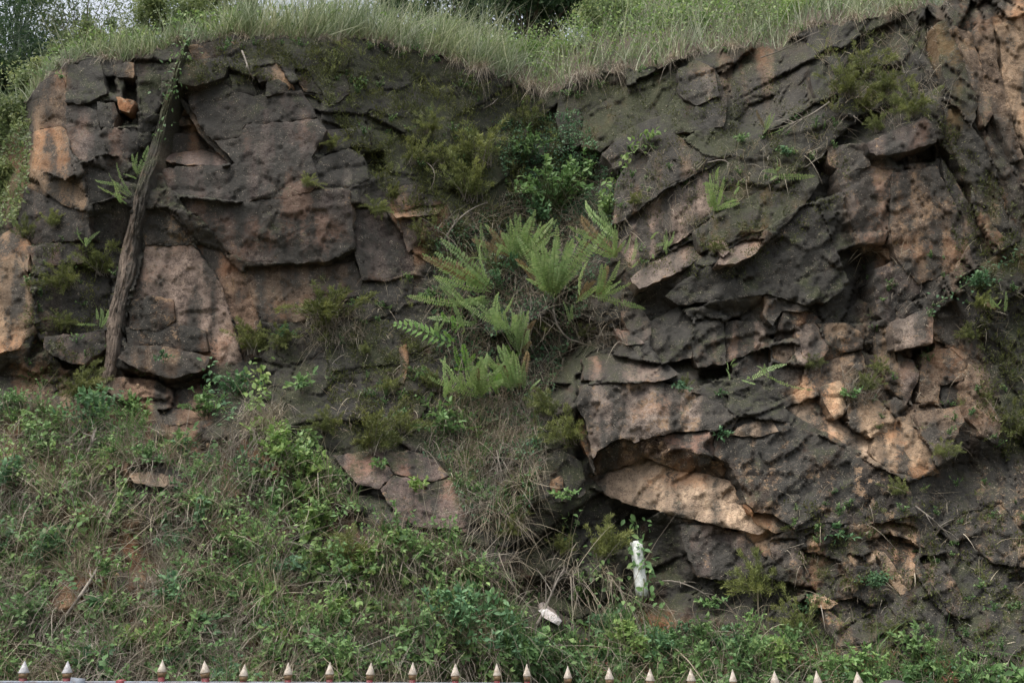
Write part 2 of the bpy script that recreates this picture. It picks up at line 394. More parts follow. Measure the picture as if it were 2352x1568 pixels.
# ------------------------------------------------------------------ separate blocks and slabs of the face
# name, outline, tone, stands out (m), lean across / down (m per 100), biofilm, moss, chips
R = [
# left corner
('rock_block',[(92,192),(140,172),(150,215),(152,292),(120,298),(92,294)],'brown',.08,.05,-.02,.12,.05,.3),
('rock_block',[(80,304),(140,292),(152,300),(158,350),(168,398),(150,412),(110,395),(75,388)],'orange',.14,.08,.0,.05,.0,.5),
('rock_block',[(72,392),(110,398),(150,415),(170,402),(200,458),(192,480),(150,470),(105,440)],'tan',.06,.1,-.05,.08,.0,.4),
('rock_slab',[(152,246),(186,240),(224,258),(228,300),(246,350),(190,372),(164,352),(154,292)],'purple',.06,.05,.02,.25,.1,.15),
('rock_slab',[(192,374),(246,356),(292,366),(288,402),(258,452),(206,470),(196,420)],'dark',.05,.03,.02,.35,.2,.1),
('rock_block',[(158,150),(228,138),(236,180),(244,214),(184,238),(152,232)],'dark',.1,.0,-.08,.5,.45,.15),
('rock_block',[(268,224),(306,232),(296,258),(276,250)],'orange',.12,.0,-.05,.05,.0,.4),
('rock_block',[(224,236),(262,238),(268,262),(258,294),(232,290)],'dark',.1,.05,.0,.4,.3,.2),
('rock_block',[(240,294),(312,294),(316,345),(290,362),(248,352),(230,312)],'purple',.08,.0,.02,.35,.2,.1),
('rock_block',[(262,150),(306,146),(304,178),(270,176)],'brown',.12,.0,-.1,.3,.2,.5),
('rock_block',[(318,180),(372,170),(366,250),(330,275),(322,240)],'dark',.08,.05,.0,.5,.5,.2),
# niche ledges
('rock_ledge',[(386,246),(432,244),(436,258),(384,268)],'tan',-.2,.0,.1,.05,.0,.3),
('rock_ledge',[(382,272),(440,268),(442,286),(378,292)],'tan',-.22,.0,.1,.05,.0,.3),
('rock_block',[(386,312),(452,306),(478,345),(420,352),(382,350)],'brown',-.2,.05,.05,.2,.0,.2),
('rock_ledge',[(368,366),(402,352),(470,346),(538,374),(500,380),(430,378)],'pink',-.02,.02,-.8,.0,.0,.3),
('rock_slab',[(408,224),(424,230),(480,305),(542,374),(530,380),(470,318),(430,262)],'brown',.06,.0,.0,.3,.2,.5),
# upper band
('rock_block',[(432,104),(520,94),(506,130),(452,142)],'brown',.05,.0,-.05,.2,.1,.6),
('rock_block',[(524,96),(640,90),(650,128),(560,136),(512,132)],'dark',.08,.0,-.1,.5,.5,.3),
('rock_block',[(652,92),(760,92),(800,128),(790,165),(720,158),(660,132)],'dark',.1,.0,-.1,.5,.6,.25),
('rock_block',[(414,152),(478,136),(520,146),(512,176),(450,196),(412,190)],'dark',.22,.0,-.25,.35,.5,.45),
('rock_block',[(528,172),(578,180),(588,220),(538,210)],'dark',.1,.0,.0,.4,.4,.2),
('rock_block',[(582,156),(638,148),(672,198),(640,214),(614,186),(596,190)],'tan',.16,.0,-.1,.12,.1,.5),
('rock_block',[(616,188),(640,184),(668,204),(612,220)],'dark',.2,.0,-.1,.4,.5,.2),  # shadow below the tan block, put in as a dark-toned piece
('rock_block',[(676,160),(730,158),(756,190),(740,215),(700,208)],'brown',.05,.0,-.05,.3,.3,.5),
('rock_block',[(700,150),(790,172),(800,215),(760,240),(735,200)],'dark',.12,.0,-.05,.5,.5,.2),
# the big left face
('rock_slab',[(432,206),(496,190),(580,222),(690,208),(726,268),(632,281),(562,284),(551,314),(490,320),(462,288),(436,240)],'purple',.12,.0,-.06,.42,.3,.2),
('rock_slab',[(494,324),(551,318),(566,288),(638,284),(728,273),(748,300),(714,360),(736,428),(664,453),(600,456),(548,462),(412,448),(386,430),(368,386),(440,382),(530,380),(542,374)],'purple',.16,.02,.0,.18,.05,.1),
('rock_block',[(738,364),(800,342),(830,358),(842,392),(846,410),(800,432),(742,430),(722,390)],'grey',.22,.0,-.04,.38,.3,.25),
('rock_block',[(752,300),(840,292),(850,340),(800,338),(735,356),(722,345)],'dark',.08,.0,.0,.5,.5,.1),
('rock_slab',[(412,453),(546,467),(612,461),(740,436),(800,436),(806,478),(812,570),(746,600),(640,603),(570,600),(520,572),(510,558),(462,502),(430,486)],'purple',.2,-.02,.02,.3,.1,.12),
('rock_slab',[(812,482),(880,480),(925,540),(946,580),(952,620),(890,642),(832,640),(816,580)],'purple',.14,.06,.0,.38,.2,.15),
('rock_slab',[(566,612),(650,608),(746,612),(812,600),(830,640),(820,700),(720,730),(640,742),(604,740),(584,690),(556,640)],'brown',.06,.0,.0,.2,.08,.2),
('rock_slab',[(800,650),(890,648),(950,628),(940,690),(870,730),(815,740)],'dark',.1,.0,-.05,.45,.4,.35),
# the pale triangular slab and its neighbours
('rock_block',[(322,486),(380,478),(420,520),(442,558),(336,560)],'grey',.14,.0,.0,.2,.05,.4),
('rock_slab',[(334,566),(442,564),(478,612),(508,662),(538,752),(556,830),(480,842),(440,806),(350,790),(296,800),(286,756),(304,690),(322,620)],'slab',.18,.02,.02,.0,.0,.12),
('rock_slab',[(446,560),(506,576),(566,640),(600,744),(620,800),(560,832),(540,750),(500,642)],'redsoil',.08,.05,.02,.15,.05,.25),
('rock_block',[(300,690),(350,680),(395,690),(400,735),(360,760),(300,752)],'dark',.26,.0,-.05,.3,.0,.45),
('rock_block',[(272,822),(300,796),(352,794),(440,810),(482,818),(470,848),(398,866),(330,852)],'brown',.34,.0,-.12,.34,.05,.4),
('rock_block',[(290,752),(400,742),(470,760),(476,806),(440,806),(350,790),(296,796)],'dark',.24,.0,-.03,.36,.05,.3),
('rock_ledge',[(360,940),(470,938),(478,965),(380,975)],'redsoil',.1,.0,-.3,.1,.0,.3),
('rock_slab',[(60,566),(186,556),(204,600),(84,612)],'purple',.12,.0,-.1,.2,.1,.3),
('rock_slab',[(82,612),(206,602),(240,606),(262,650),(236,756),(182,768),(112,770),(86,722)],'dark',.08,.03,.0,.36,.25,.15),
('rock_block',[(106,774),(182,768),(236,758),(242,800),(192,834),(142,824),(102,800)],'purple',.26,.0,-.06,.22,.05,.2),
('rock_block',[(-40,612),(0,596),(40,578),(66,640),(80,700),(76,758),(40,800),(-40,815)],'tan',.2,.15,.0,.03,.0,.3),
('rock_block',[(-40,575),(36,520),(66,566),(62,622),(30,600),(-10,605)],'tan',.1,.1,-.05,.12,.0,.4),
('rock_block',[(60,430),(150,478),(200,486),(206,545),(80,560),(40,520)],'purple',.05,.0,.0,.3,.15,.4),
('rock_block',[(215,470),(270,455),(300,480),(280,560),(215,590),(206,540)],'dark',.06,.0,.0,.4,.3,.2),
# middle
('rock_ledge',[(904,490),(960,476),(1022,468),(1004,490),(960,496),(912,500)],'tan',.2,.0,-1.0,.0,.0,.3),
('rock_block',[(914,502),(970,498),(966,556),(938,578)],'purple',.16,.05,.0,.25,.1,.2),
('rock_block',[(904,432),(958,422),(976,450),(944,468),(902,468)],'brown',.12,.0,-.1,.3,.2,.4),
('rock_slab',[(742,772),(838,732),(958,742),(990,790),(900,832),(762,852)],'dark',.14,.0,-.12,.5,.55,.15),
('rock_slab',[(792,862),(918,842),(1008,804),(1022,860),(962,958),(902,988),(812,910)],'dark',.12,.03,-.03,.45,.4,.15),
('rock_block',[(916,800),(934,792),(936,830),(928,880),(912,876),(920,840)],'tan',.2,.0,.0,.05,.1,.4),
('rock_slab',[(766,1046),(850,1040),(880,1060),(902,1088),(870,1120),(826,1112),(800,1085)],'pink',.12,.0,-.02,.12,.2,.25),
('rock_slab',[(856,1040),(940,1038),(1000,1058),(1030,1090),(990,1104),(908,1086),(886,1058)],'pink',.14,.0,-.02,.12,.25,.25),
('rock_slab',[(906,1092),(988,1108),(1034,1094),(1060,1130),(1100,1165),(1140,1188),(1044,1212),(956,1206),(890,1152),(876,1124)],'pink',.11,.0,-.02,.18,.25,.25),
('rock_slab',[(1034,1196),(1090,1178),(1150,1182),(1164,1206),(1110,1226),(1060,1222)],'pink',.08,.0,-.1,.3,.25,.3),
('rock_slab',[(1064,1262),(1130,1250),(1190,1270),(1160,1300),(1100,1312)],'pink',.1,.0,-.1,.3,.3,.2),
('rock_block',[(556,1006),(590,1012),(634,1046),(596,1064),(566,1040)],'orange',.14,.0,-.25,.05,.1,.4),
('rock_block',[(858,1184),(934,1190),(922,1238),(902,1262),(872,1232)],'dark',.24,.0,-.08,.4,.2,.3),
('rock_block',[(888,1266),(924,1256),(922,1300),(900,1310)],'redsoil',.14,.0,.0,.1,.1,.3),
('rock_block',[(292,1074),(360,1062),(444,1090),(438,1148),(380,1154),(310,1120)],'dark',.16,.0,-.05,.5,.2,.2),
('rock_ledge',[(292,1084),(350,1086),(416,1102),(406,1116),(350,1114),(310,1108)],'pale',.34,.0,-.3,.0,.0,.2),
('rock_block',[(1226,1052),(1256,1034),(1292,1036),(1332,1060),(1342,1100),(1302,1152),(1242,1146),(1224,1092)],'dark',.26,.0,-.05,.5,.4,.35),
('rock_block',[(1268,1104),(1288,1094),(1292,1118),(1272,1138)],'tan',.34,.0,.0,.0,.0,.3),
('rock_block',[(1232,1060),(1242,1062),(1240,1088),(1228,1092)],'tan',.32,.0,.0,.0,.0,.3),
('rock_block',[(1238,1402),(1258,1398),(1288,1424),(1282,1434),(1250,1416)],'white',.26,.0,-.1,-.6,-.6,-.9),
('rock_slab',[(1212,1410),(1250,1394),(1330,1440),(1360,1470),(1280,1480),(1220,1450)],'dbrown',.1,.0,-.1,.5,.45,.1),
('rock_block',[(1316,1116),(1336,1098),(1344,1128),(1330,1140)],'grey',.2,.0,.0,.2,.1,.0),
# dipping slabs, right
('rock_slab',[(1290,208),(1330,188),(1375,168),(1430,170),(1440,196),(1400,222),(1345,262),(1336,326),(1294,330),(1280,270)],'dark',.1,.0,-.06,.5,.6,.08),
('rock_slab',[(1343,266),(1380,240),(1421,210),(1501,166),(1560,137),(1580,160),(1542,226),(1515,262),(1453,288),(1381,348),(1336,336)],'olive',.22,.0,-.08,.52,.6,.08),
('rock_slab',[(1384,352),(1453,292),(1515,267),(1544,232),(1598,134),(1640,150),(1668,240),(1660,290),(1600,300),(1547,306),(1477,304),(1446,356),(1420,400)],'dark',.34,.0,-.08,.45,.42,.18),
('rock_slab',[(1560,160),(1600,140),(1640,160),(1650,220),(1600,240),(1560,215)],'grey',.4,.0,-.05,.3,.3,.25),
('rock_slab',[(1408,512),(1418,418),(1448,358),(1478,308),(1547,308),(1614,356),(1660,362),(1627,386),(1526,434),(1437,503)],'brown',.36,.03,-.05,.30,.2,.4),
('rock_slab',[(1434,507),(1528,438),(1622,389),(1642,440),(1636,480),(1595,527),(1500,590),(1448,616),(1420,560)],'slab',.3,.04,-.03,.25,.1,.25),
('rock_slab',[(1620,385),(1681,358),(1732,323),(1789,291),(1869,240),(1925,219),(1934,300),(1884,362),(1802,404),(1754,432),(1673,474),(1645,482)],'olive',.3,.0,-.1,.46,.45,.22),
('rock_slab',[(1860,160),(1910,130),(1925,150),(1918,200),(1880,235),(1868,200)],'dark',.32,.0,-.06,.5,.5,.1),
('rock_slab',[(1595,530),(1673,478),(1754,435),(1802,408),(1866,372),(1880,420),(1846,470),(1790,505),(1746,528),(1690,545),(1640,566),(1612,578)],'olive',.38,.0,-.1,.42,.45,.2),
('rock_slab',[(1450,638),(1500,600),(1600,548),(1622,586),(1560,622),(1470,662)],'lgrey',.42,.0,-.55,.02,.1,.2),
('rock_slab',[(1610,536),(1650,540),(1674,576),(1660,588)],'pink',.46,.0,-.5,.05,.05,.2),
('rock_slab',[(1660,586),(1700,556),(1760,545),(1742,574),(1690,604),(1650,606)],'slab',.48,.0,-.6,.02,.05,.2),
('rock_slab',[(1560,650),(1640,606),(1742,577),(1800,520),(1846,474),(1880,470),(1902,540),(1950,650),(1900,690),(1850,700),(1760,672),(1640,690),(1560,700),(1530,680)],'dark',.36,.0,-.06,.46,.42,.25),
('rock_block',[(1428,716),(1470,712),(1494,740),(1490,780),(1462,790),(1440,752)],'lgrey',.3,.0,-.15,.2,.15,.3),
('rock_block',[(1412,756),(1450,764),(1478,788),(1440,790)],'pink',.34,.0,-.5,.1,.1,.2),
('rock_block',[(1376,700),(1420,690),(1440,715),(1412,750),(1372,740)],'dark',.16,.0,.0,.5,.5,.1),
('rock_slab',[(1596,738),(1620,730),(1660,736),(1664,800),(1666,832),(1604,842),(1590,800)],'grey',.3,.0,-.05,.42,.3,.15),
('rock_slab',[(1668,738),(1740,740),(1770,780),(1764,794),(1690,820),(1670,830)],'lgrey',.24,.0,-.05,.32,.2,.2),
('rock_slab',[(1494,740),(1560,706),(1592,740),(1586,820),(1520,832),(1492,790)],'grey',.26,.0,-.04,.42,.3,.15),
('rock_block',[(1680,824),(1766,798),(1770,830),(1756,870),(1690,868)],'dark',.14,.0,.03,.2,.05,.15),
('rock_block',[(1758,672),(1822,668),(1862,716),(1796,712),(1776,746),(1756,720)],'grey',.34,.0,-.2,.25,.1,.25),
('rock_block',[(1800,714),(1866,720),(1884,738),(1830,776),(1776,786),(1790,750)],'dbrown',.22,.0,.2,.2,.0,.3),
('rock_slab',[(1826,752),(1868,742),(1880,760),(1904,800),(1876,828),(1844,810)],'lgrey',.34,.0,-.1,.12,.0,.3),
('rock_slab',[(1880,744),(1940,744),(1976,764),(1980,800),(1930,806),(1898,780)],'tan',.3,.0,.0,.25,.0,.3),
('rock_block',[(1770,796),(1822,786),(1830,812),(1800,836),(1776,824)],'brown',.3,.0,.0,.1,.0,.3),
('rock_block',[(1826,790),(1842,798),(1866,830),(1854,836),(1830,826)],'lgrey',.34,.0,.0,.1,.0,.3),
('rock_slab',[(1770,834),(1850,842),(1838,884),(1780,890)],'dark',.2,.04,.02,.15,.0,.2),
('rock_slab',[(1856,838),(1900,830),(1976,806),(1990,850),(1940,890),(1884,894),(1860,868)],'brown',.24,.0,.05,.1,.0,.5),
('rock_block',[(1882,894),(1928,876),(1944,896),(1936,950),(1918,962),(1894,920)],'tan',.4,.08,-.05,.05,.0,.3),
('rock_block',[(1948,880),(1990,900),(2050,950),(2060,982),(2000,1002),(1950,960)],'tan',.34,.05,-.05,.04,.0,.4),
('rock_slab',[(2020,968),(2078,958),(2112,990),(2140,1040),(2156,1084),(2100,1098),(2040,1080),(2000,1040)],'tan',.3,.05,-.03,.08,.0,.3),
('rock_slab',[(1800,936),(1880,912),(1960,990),(2010,1010),(2020,1064),(1930,1012),(1860,975)],'pale',.16,.03,-.15,.08,.05,.3),
('rock_slab',[(1924,392),(1990,384),(2060,392),(2060,470),(2030,560),(1980,560),(1950,500)],'lgrey',.26,.04,.02,.16,.05,.35),
('rock_slab',[(2050,400),(2150,384),(2196,480),(2226,570),(2180,630),(2110,650),(2060,590),(2046,520)],'brown',.28,.03,.02,.16,.0,.5),
('rock_slab',[(1990,330),(2060,300),(2126,270),(2146,300),(2148,326),(2090,344),(2040,356),(2000,350)],'purple',.46,.0,-.1,.18,.05,.15),
('rock_slab',[(1900,340),(1985,330),(1998,380),(1930,392),(1905,375)],'brown',.3,.0,-.1,.25,.15,.45),
('rock_slab',[(2010,620),(2062,600),(2120,660),(2090,690),(2050,742),(2014,720)],'purple',.26,.03,.0,.22,.0,.2),
('rock_block',[(2052,742),(2100,722),(2134,712),(2142,736),(2140,786),(2056,804)],'lgrey',.42,.0,-.2,.15,.0,.25),
('rock_block',[(2062,706),(2084,692),(2116,712),(2064,740)],'dark',.28,.0,.1,.3,.0,.1),
('rock_slab',[(2010,752),(2040,750),(2052,810),(2070,860),(2096,930),(2040,890),(2016,820)],'tan',.26,.03,.0,.14,.0,.4),
('rock_slab',[(2062,812),(2096,830),(2110,860),(2080,930),(2066,880)],'purple',.26,.0,.0,.2,.0,.2),
('rock_slab',[(2120,816),(2180,800),(2220,840),(2210,872),(2160,882),(2156,930),(2110,920)],'brown',.22,.03,.0,.22,.05,.3),
('rock_block',[(2162,884),(2212,874),(2208,922),(2168,938)],'dark',.12,.0,.0,.3,.0,.05),
('rock_slab',[(2104,952),(2200,934),(2212,968),(2190,1010),(2170,1052),(2120,1000)],'brown',.36,.03,-.15,.15,.0,.3),
('rock_slab',[(2216,880),(2250,870),(2300,980),(2292,1000),(2262,1004),(2226,960)],'brown',.3,.05,.0,.15,.05,.3),
('rock_slab',[(2130,740),(2190,690),(2240,760),(2250,840),(2200,800),(2150,780)],'brown',.16,.03,.0,.3,.2,.3),
('rock_slab',[(2196,690),(2240,640),(2262,700),(2240,770)],'grey',.26,.03,.0,.25,.1,.1),
# far right ribs
('rock_rib',[(2150,60),(2180,40),(2226,140),(2250,230),(2230,290),(2190,230),(2160,150)],'olive',.2,.0,.0,.4,.35,.2),
('rock_rib',[(2190,60),(2232,80),(2262,180),(2280,260),(2262,290),(2236,200)],'brown',.24,.0,.0,.3,.2,.4),
('rock_rib',[(2236,70),(2280,40),(2292,150),(2330,300),(2352,360),(2330,370),(2280,260)],'brown',.22,.05,.0,.15,.1,.3),
('rock_rib',[(2292,60),(2400,10),(2400,330),(2352,330),(2310,210)],'tan',.16,.05,.0,.04,.0,.3),
('rock_rib',[(2160,230),(2200,250),(2260,330),(2300,440),(2330,560),(2280,520),(2220,420),(2170,320)],'olive',.24,.0,.0,.35,.35,.25),
('rock_rib',[(2262,300),(2310,370),(2360,450),(2400,560),(2352,560),(2310,470)],'brown',.2,.0,.0,.3,.3,.3),
('rock_rib',[(2160,360),(2210,440),(2260,540),(2290,600),(2240,610),(2190,490)],'grey',.2,.0,.0,.35,.3,.3),
('rock_slab',[(2190,650),(2300,580),(2400,520),(2400,640),(2300,690),(2250,690)],'olive',.26,.0,-.1,.42,.5,.15),
# lower right boulder and slabs
('rock_slab',[(1328,936),(1340,884),(1370,882),(1426,880),(1480,882),(1520,878),(1587,901),(1655,928),(1695,960),(1673,986),(1636,986),(1550,990),(1507,998),(1458,1014),(1434,1003),(1410,1011),(1381,1030),(1364,1052),(1346,963)],'lgrey',.36,.02,-.12,.26,.12,.4),
('rock_slab',[(1340,824),(1400,812),(1450,826),(1530,836),(1560,860),(1518,874),(1430,876),(1344,872)],'slab',.28,.0,-.5,.3,.2,.3),
('rock_block',[(1326,938),(1342,966),(1362,1056),(1366,1090),(1346,1040),(1330,985)],'orange',.28,.0,.0,.2,.3,.5),
('rock_slab',[(1366,1058),(1384,1032),(1412,1013),(1434,1006),(1458,1017),(1507,1001),(1480,1050),(1400,1080),(1366,1092)],'dbrown',.22,.0,.35,.1,.0,.3),
('rock_slab',[(1484,1026),(1504,1010),(1560,1024),(1620,1050),(1675,1066),(1679,1102),(1614,1086),(1555,1076),(1482,1048)],'dbrown',.24,.0,.4,.12,.0,.45),
('rock_slab',[(1500,1004),(1560,996),(1640,992),(1640,1046),(1600,1040),(1560,1026)],'pink',.32,.0,-.1,.15,.0,.2),
('rock_slab',[(1644,990),(1676,986),(1700,958),(1780,966),(1830,978),(1900,1010),(1990,1060),(2080,1104),(2104,1180),(1990,1204),(1900,1196),(1830,1216),(1776,1178),(1734,1174),(1711,1138),(1692,1092),(1676,1063),(1644,1046)],'dark',.34,.02,-.08,.3,.16,.42),
('rock_slab',[(1676,998),(1712,974),(1772,966),(1786,990),(1750,1000),(1700,1000)],'pale',.37,.0,-.12,.0,.0,.1),
('rock_slab',[(1356,1096),(1400,1079),(1480,1051),(1555,1078),(1614,1088),(1679,1105),(1695,1140),(1732,1180),(1800,1206),(1740,1226),(1650,1206),(1544,1180),(1432,1152),(1391,1135)],'pale',.17,.0,-.22,.0,.0,.2),
('rock_slab',[(1680,1074),(1690,1094),(1710,1138),(1730,1176),(1726,1184),(1700,1150),(1682,1110)],'orange',.18,-.9,.0,.05,.0,.2),
('rock_block',[(1728,1180),(1776,1180),(1826,1216),(1780,1222),(1742,1204)],'tan',.3,.0,-.1,.1,.0,.4),
('rock_slab',[(1566,1204),(1650,1212),(1704,1226),(1764,1284),(1700,1334),(1604,1322),(1576,1262)],'purple',.12,.04,.02,.25,.1,.2),
('rock_block',[(1904,1160),(1946,1156),(1950,1200),(1920,1216)],'lgrey',.2,.0,.0,.15,.0,.4),
('rock_slab',[(1966,1204),(2040,1196),(2100,1210),(2124,1256),(2080,1236),(2030,1216)],'tan',.26,.0,-.2,.1,.0,.5),
('rock_slab',[(1990,1240),(2060,1222),(2112,1262),(2090,1300),(2040,1330),(2010,1290)],'pale',.06,.0,-.15,.25,.05,.4),
('rock_slab',[(1840,1260),(1930,1290),(1960,1370),(1900,1380),(1850,1330)],'brown',.1,.0,.0,.4,.3,.3),
('rock_slab',[(2000,1330),(2090,1300),(2170,1420),(2240,1540),(2160,1560),(2080,1440)],'dark',.16,.0,.0,.45,.3,.3),
('rock_slab',[(2110,1280),(2200,1270),(2300,1400),(2380,1500),(2352,1560),(2240,1500),(2160,1380)],'dark',.12,.0,.0,.45,.35,.3),
('rock_slab',[(1890,1392),(1940,1432),(1990,1530),(1990,1570),(1950,1540),(1910,1450)],'tan',.18,.06,.0,.1,.05,.5),
('rock_slab',[(2014,1268),(2032,1270),(2062,1312),(2076,1332),(2090,1288),(2102,1296),(2090,1350),(2068,1364),(2040,1328)],'tan',.2,.0,.0,.0,.0,.3),
('rock_ledge',[(1858,1372),(1900,1374),(1924,1386),(1900,1396),(1868,1392)],'tan',.26,.0,-.2,.0,.0,.3),
('rock_block',[(1946,1268),(1980,1280),(1994,1300),(1962,1300)],'tan',.22,.0,.0,.05,.0,.3),
('rock_block',[(1984,1274),(2006,1272),(2010,1292),(1990,1302)],'pale',.22,.0,.0,.0,.0,.2),
('rock_slab',[(1768,1242),(1830,1236),(1852,1292),(1800,1304),(1776,1276)],'lgrey',.2,.0,.0,.15,.05,.5),
('rock_block',[(1848,1230),(1872,1224),(1882,1262),(1858,1266)],'tan',.24,.0,.0,.1,.0,.4),
('rock_slab',[(2120,1300),(2170,1290),(2200,1350),(2230,1420),(2190,1410),(2150,1360)],'brown',.22,.0,.0,.3,.1,.5),
('rock_slab',[(2210,1180),(2300,1160),(2352,1230),(2352,1300),(2280,1290),(2230,1240)],'dark',.16,.0,-.05,.3,.15,.6),
('rock_slab',[(1990,1500),(2060,1520),(2110,1590),(2000,1600)],'brown',.12,.0,.0,.3,.1,.4),
]

def roughen(poly, step=8.0, amp=3.5, seed=0):
    P = np.asarray(poly, float); out = []; cc = P.mean(0); rq = np.random.default_rng(seed)
    for a, b_ in zip(P, np.roll(P, -1, 0)):
        L = np.hypot(*(b_ - a)); n = max(1, int(L / step)); nv = np.array([-(b_ - a)[1], (b_ - a)[0]]) / (L + 1e-9)
        for k in range(n):
            t = k / n; p = a + (b_ - a) * t; p = p + 2.5 * (p - cc) / (np.hypot(*(p - cc)) + 1e-9)
            j = (amp * pn(p[0] / 22, p[1] / 22, seed) + rq.uniform(-1.9, 1.9)) * (0.35 + 0.65 * math.sin(math.pi * t))
            out.append(p + nv * j)
    return np.array(out)

class Block: pass
BLOCKS = []
for i, (nm, poly, tone, proud, tx, ty, dk, ms, ch) in enumerate(R):
    B = Block(); c0 = np.mean([p[0] for p in poly]); B.nm = nm; B.tone = tone; B.m = (dk, ms, ch); B.i = i
    B.rg = 1.0 if c0 < 1300 else 1.3
    B.poly = roughen(poly, seed=200 + i); c = np.mean(np.array(poly, float), 0); B.c = c
    e = 15.0; b0 = base(c[0], c[1]); gx = (base(c[0] + e, c[1]) - base(c[0] - e, c[1])) / (2 * e); gy = (base(c[0], c[1] + e) - base(c[0], c[1] - e)) / (2 * e)
    B.pr = proud; B.pl = (b0 - proud, gx + tx / 100, gy + ty / 100 * (.5 if abs(ty) < .3 else 1)); BLOCKS.append(B)

def bdepth(B, U, V, sd=None):
    d = B.pl[0] + B.pl[1] * (U - B.c[0]) + B.pl[2] * (V - B.c[1])
    d = d + facets(U, V, .10, B.rg * .15, B.rg * .11) + 0.012 * fbm(U / 45, V / 38, 300 + B.i, 4) + 0.014 * fbm(U / 9, V / 8, 81, 2)
    if sd is None: sd = polysd(B.poly, U, V)
    w = 1.4 + 2.6 * np.clip(.2 + 1.2 * fbm(U / 30, V / 30, 17, 2), 0, 1)
    return d + 0.014 * np.exp(np.minimum(sd, 0) / w)

# lookup raster of the finished face
GS = 4.0; GU = np.arange(-500, 2860, GS); GV = np.arange(-160, 2010, GS)
_U, _V = np.meshgrid(GU, GV)
def blur(a, n):
    for _ in range(n):
        p = np.pad(a, 1, 'edge'); a = (p[:-2, 1:-1] + p[2:, 1:-1] + p[1:-1, :-2] + p[1:-1, 2:] + 2 * a) / 6
    return a
def look(D, u, v):
    x = np.clip((np.asarray(u, float) - GU[0]) / GS, 0, len(GU) - 2); y = np.clip((np.asarray(v, float) - GV[0]) / GS, 0, len(GV) - 2)
    i = np.floor(x).astype(int); j = np.floor(y).astype(int); fx = x - i; fy = y - j
    return (D[j, i] * (1 - fx) + D[j, i + 1] * fx) * (1 - fy) + (D[j + 1, i] * (1 - fx) + D[j + 1, i + 1] * fx) * fy
_bs = base(_U[::3, ::3], _V[::3, ::3]); _u3 = _U[::3, ::3]; _v3 = _V[::3, ::3]; _pf = np.zeros_like(_bs); _pw = np.zeros_like(_bs)
def inside(B, e):
    x0, y0 = B.poly.min(0) - 12; x1, y1 = B.poly.max(0) + 12; k = (_u3 > x0) & (_u3 < x1) & (_v3 > y0) & (_v3 < y1); k[k] = polysd(B.poly, _u3[k], _v3[k]) < e; return k
for B in BLOCKS:
    k = inside(B, 3); pr = _bs[k] - (B.pl[0] + B.pl[1] * (_u3[k] - B.c[0]) + B.pl[2] * (_v3[k] - B.c[1]))
    _pf[k] = np.where(_pw[k] > 0, np.maximum(_pf[k], pr), pr); _pw[k] = 1
_pf = blur(_pf, 9) / (blur(_pw, 9) + .12)
_r = np.minimum(np.arange(len(GV)) / 3.0, _pf.shape[0] - 1.001); _c = np.minimum(np.arange(len(GU)) / 3.0, _pf.shape[1] - 1.001)
def up3(a):
    r0 = _r.astype(int); c0 = _c.astype(int); fr = (_r - r0)[:, None]; fc = (_c - c0)[None]
    return (a[r0][:, c0] * (1 - fc) + a[r0][:, c0 + 1] * fc) * (1 - fr) + (a[r0 + 1][:, c0] * (1 - fc) + a[r0 + 1][:, c0 + 1] * fc) * fr
PF = up3(_pf)
for B in BLOCKS:                                     # keep neighbouring pieces close to one common face
    B.pl = (B.pl[0] + .5 * (B.pr - float(look(PF, B.c[0], B.c[1]))), B.pl[1], B.pl[2])
DR = sheet_depth(_U, _V)
for B in BLOCKS:
    x0, y0 = B.poly.min(0); x1, y1 = B.poly.max(0)
    i0, i1 = np.searchsorted(GU, [x0, x1]); j0, j1 = np.searchsorted(GV, [y0, y1])
    uu = _U[j0:j1, i0:i1]; vv = _V[j0:j1, i0:i1]
    if uu.size == 0: continue
    sd = polysd(B.poly, uu, vv); bd = bdepth(B, uu, vv, sd); k = sd < 0
    cur = DR[j0:j1, i0:i1]
    B.slot = (i0, i1, j0, j1, k, bd)
    DR[j0:j1, i0:i1] = np.where(k, bd, cur)
for B in BLOCKS:                                     # nearest of overlapping blocks wins
    i0, i1, j0, j1, k, bd = B.slot
    cur = DR[j0:j1, i0:i1]; DR[j0:j1, i0:i1] = np.where(k, np.minimum(cur, bd), cur)
DS = blur(DR, 6)
def surf(u, v, off=0.0): return at(u, v, look(DR, u, v) - off)
def snormal(u, v):
    a = at(u + 6, v, look(DS, u + 6, v)) - at(u - 6, v, look(DS, u - 6, v)); b_ = at(u, v - 6, look(DS, u, v - 6)) - at(u, v + 6, look(DS, u, v + 6))
    return nrm(np.cross(a, b_))
def size(r, Y): return r * Y / F

def grain(U, V, s=0):
    a = .5 + .62 * fbm(U / 150 + s * 3.1, V / 150, 140, 3); b_ = .5 + .66 * fbm(U / 42 + s * 1.7, V / 260, 150, 4); c = .5 + .60 * fbm(U / 34 + s * 2.3, V / 30, 160, 4)
    return np.clip(np.stack([a, b_, c], -1), 0, 1)

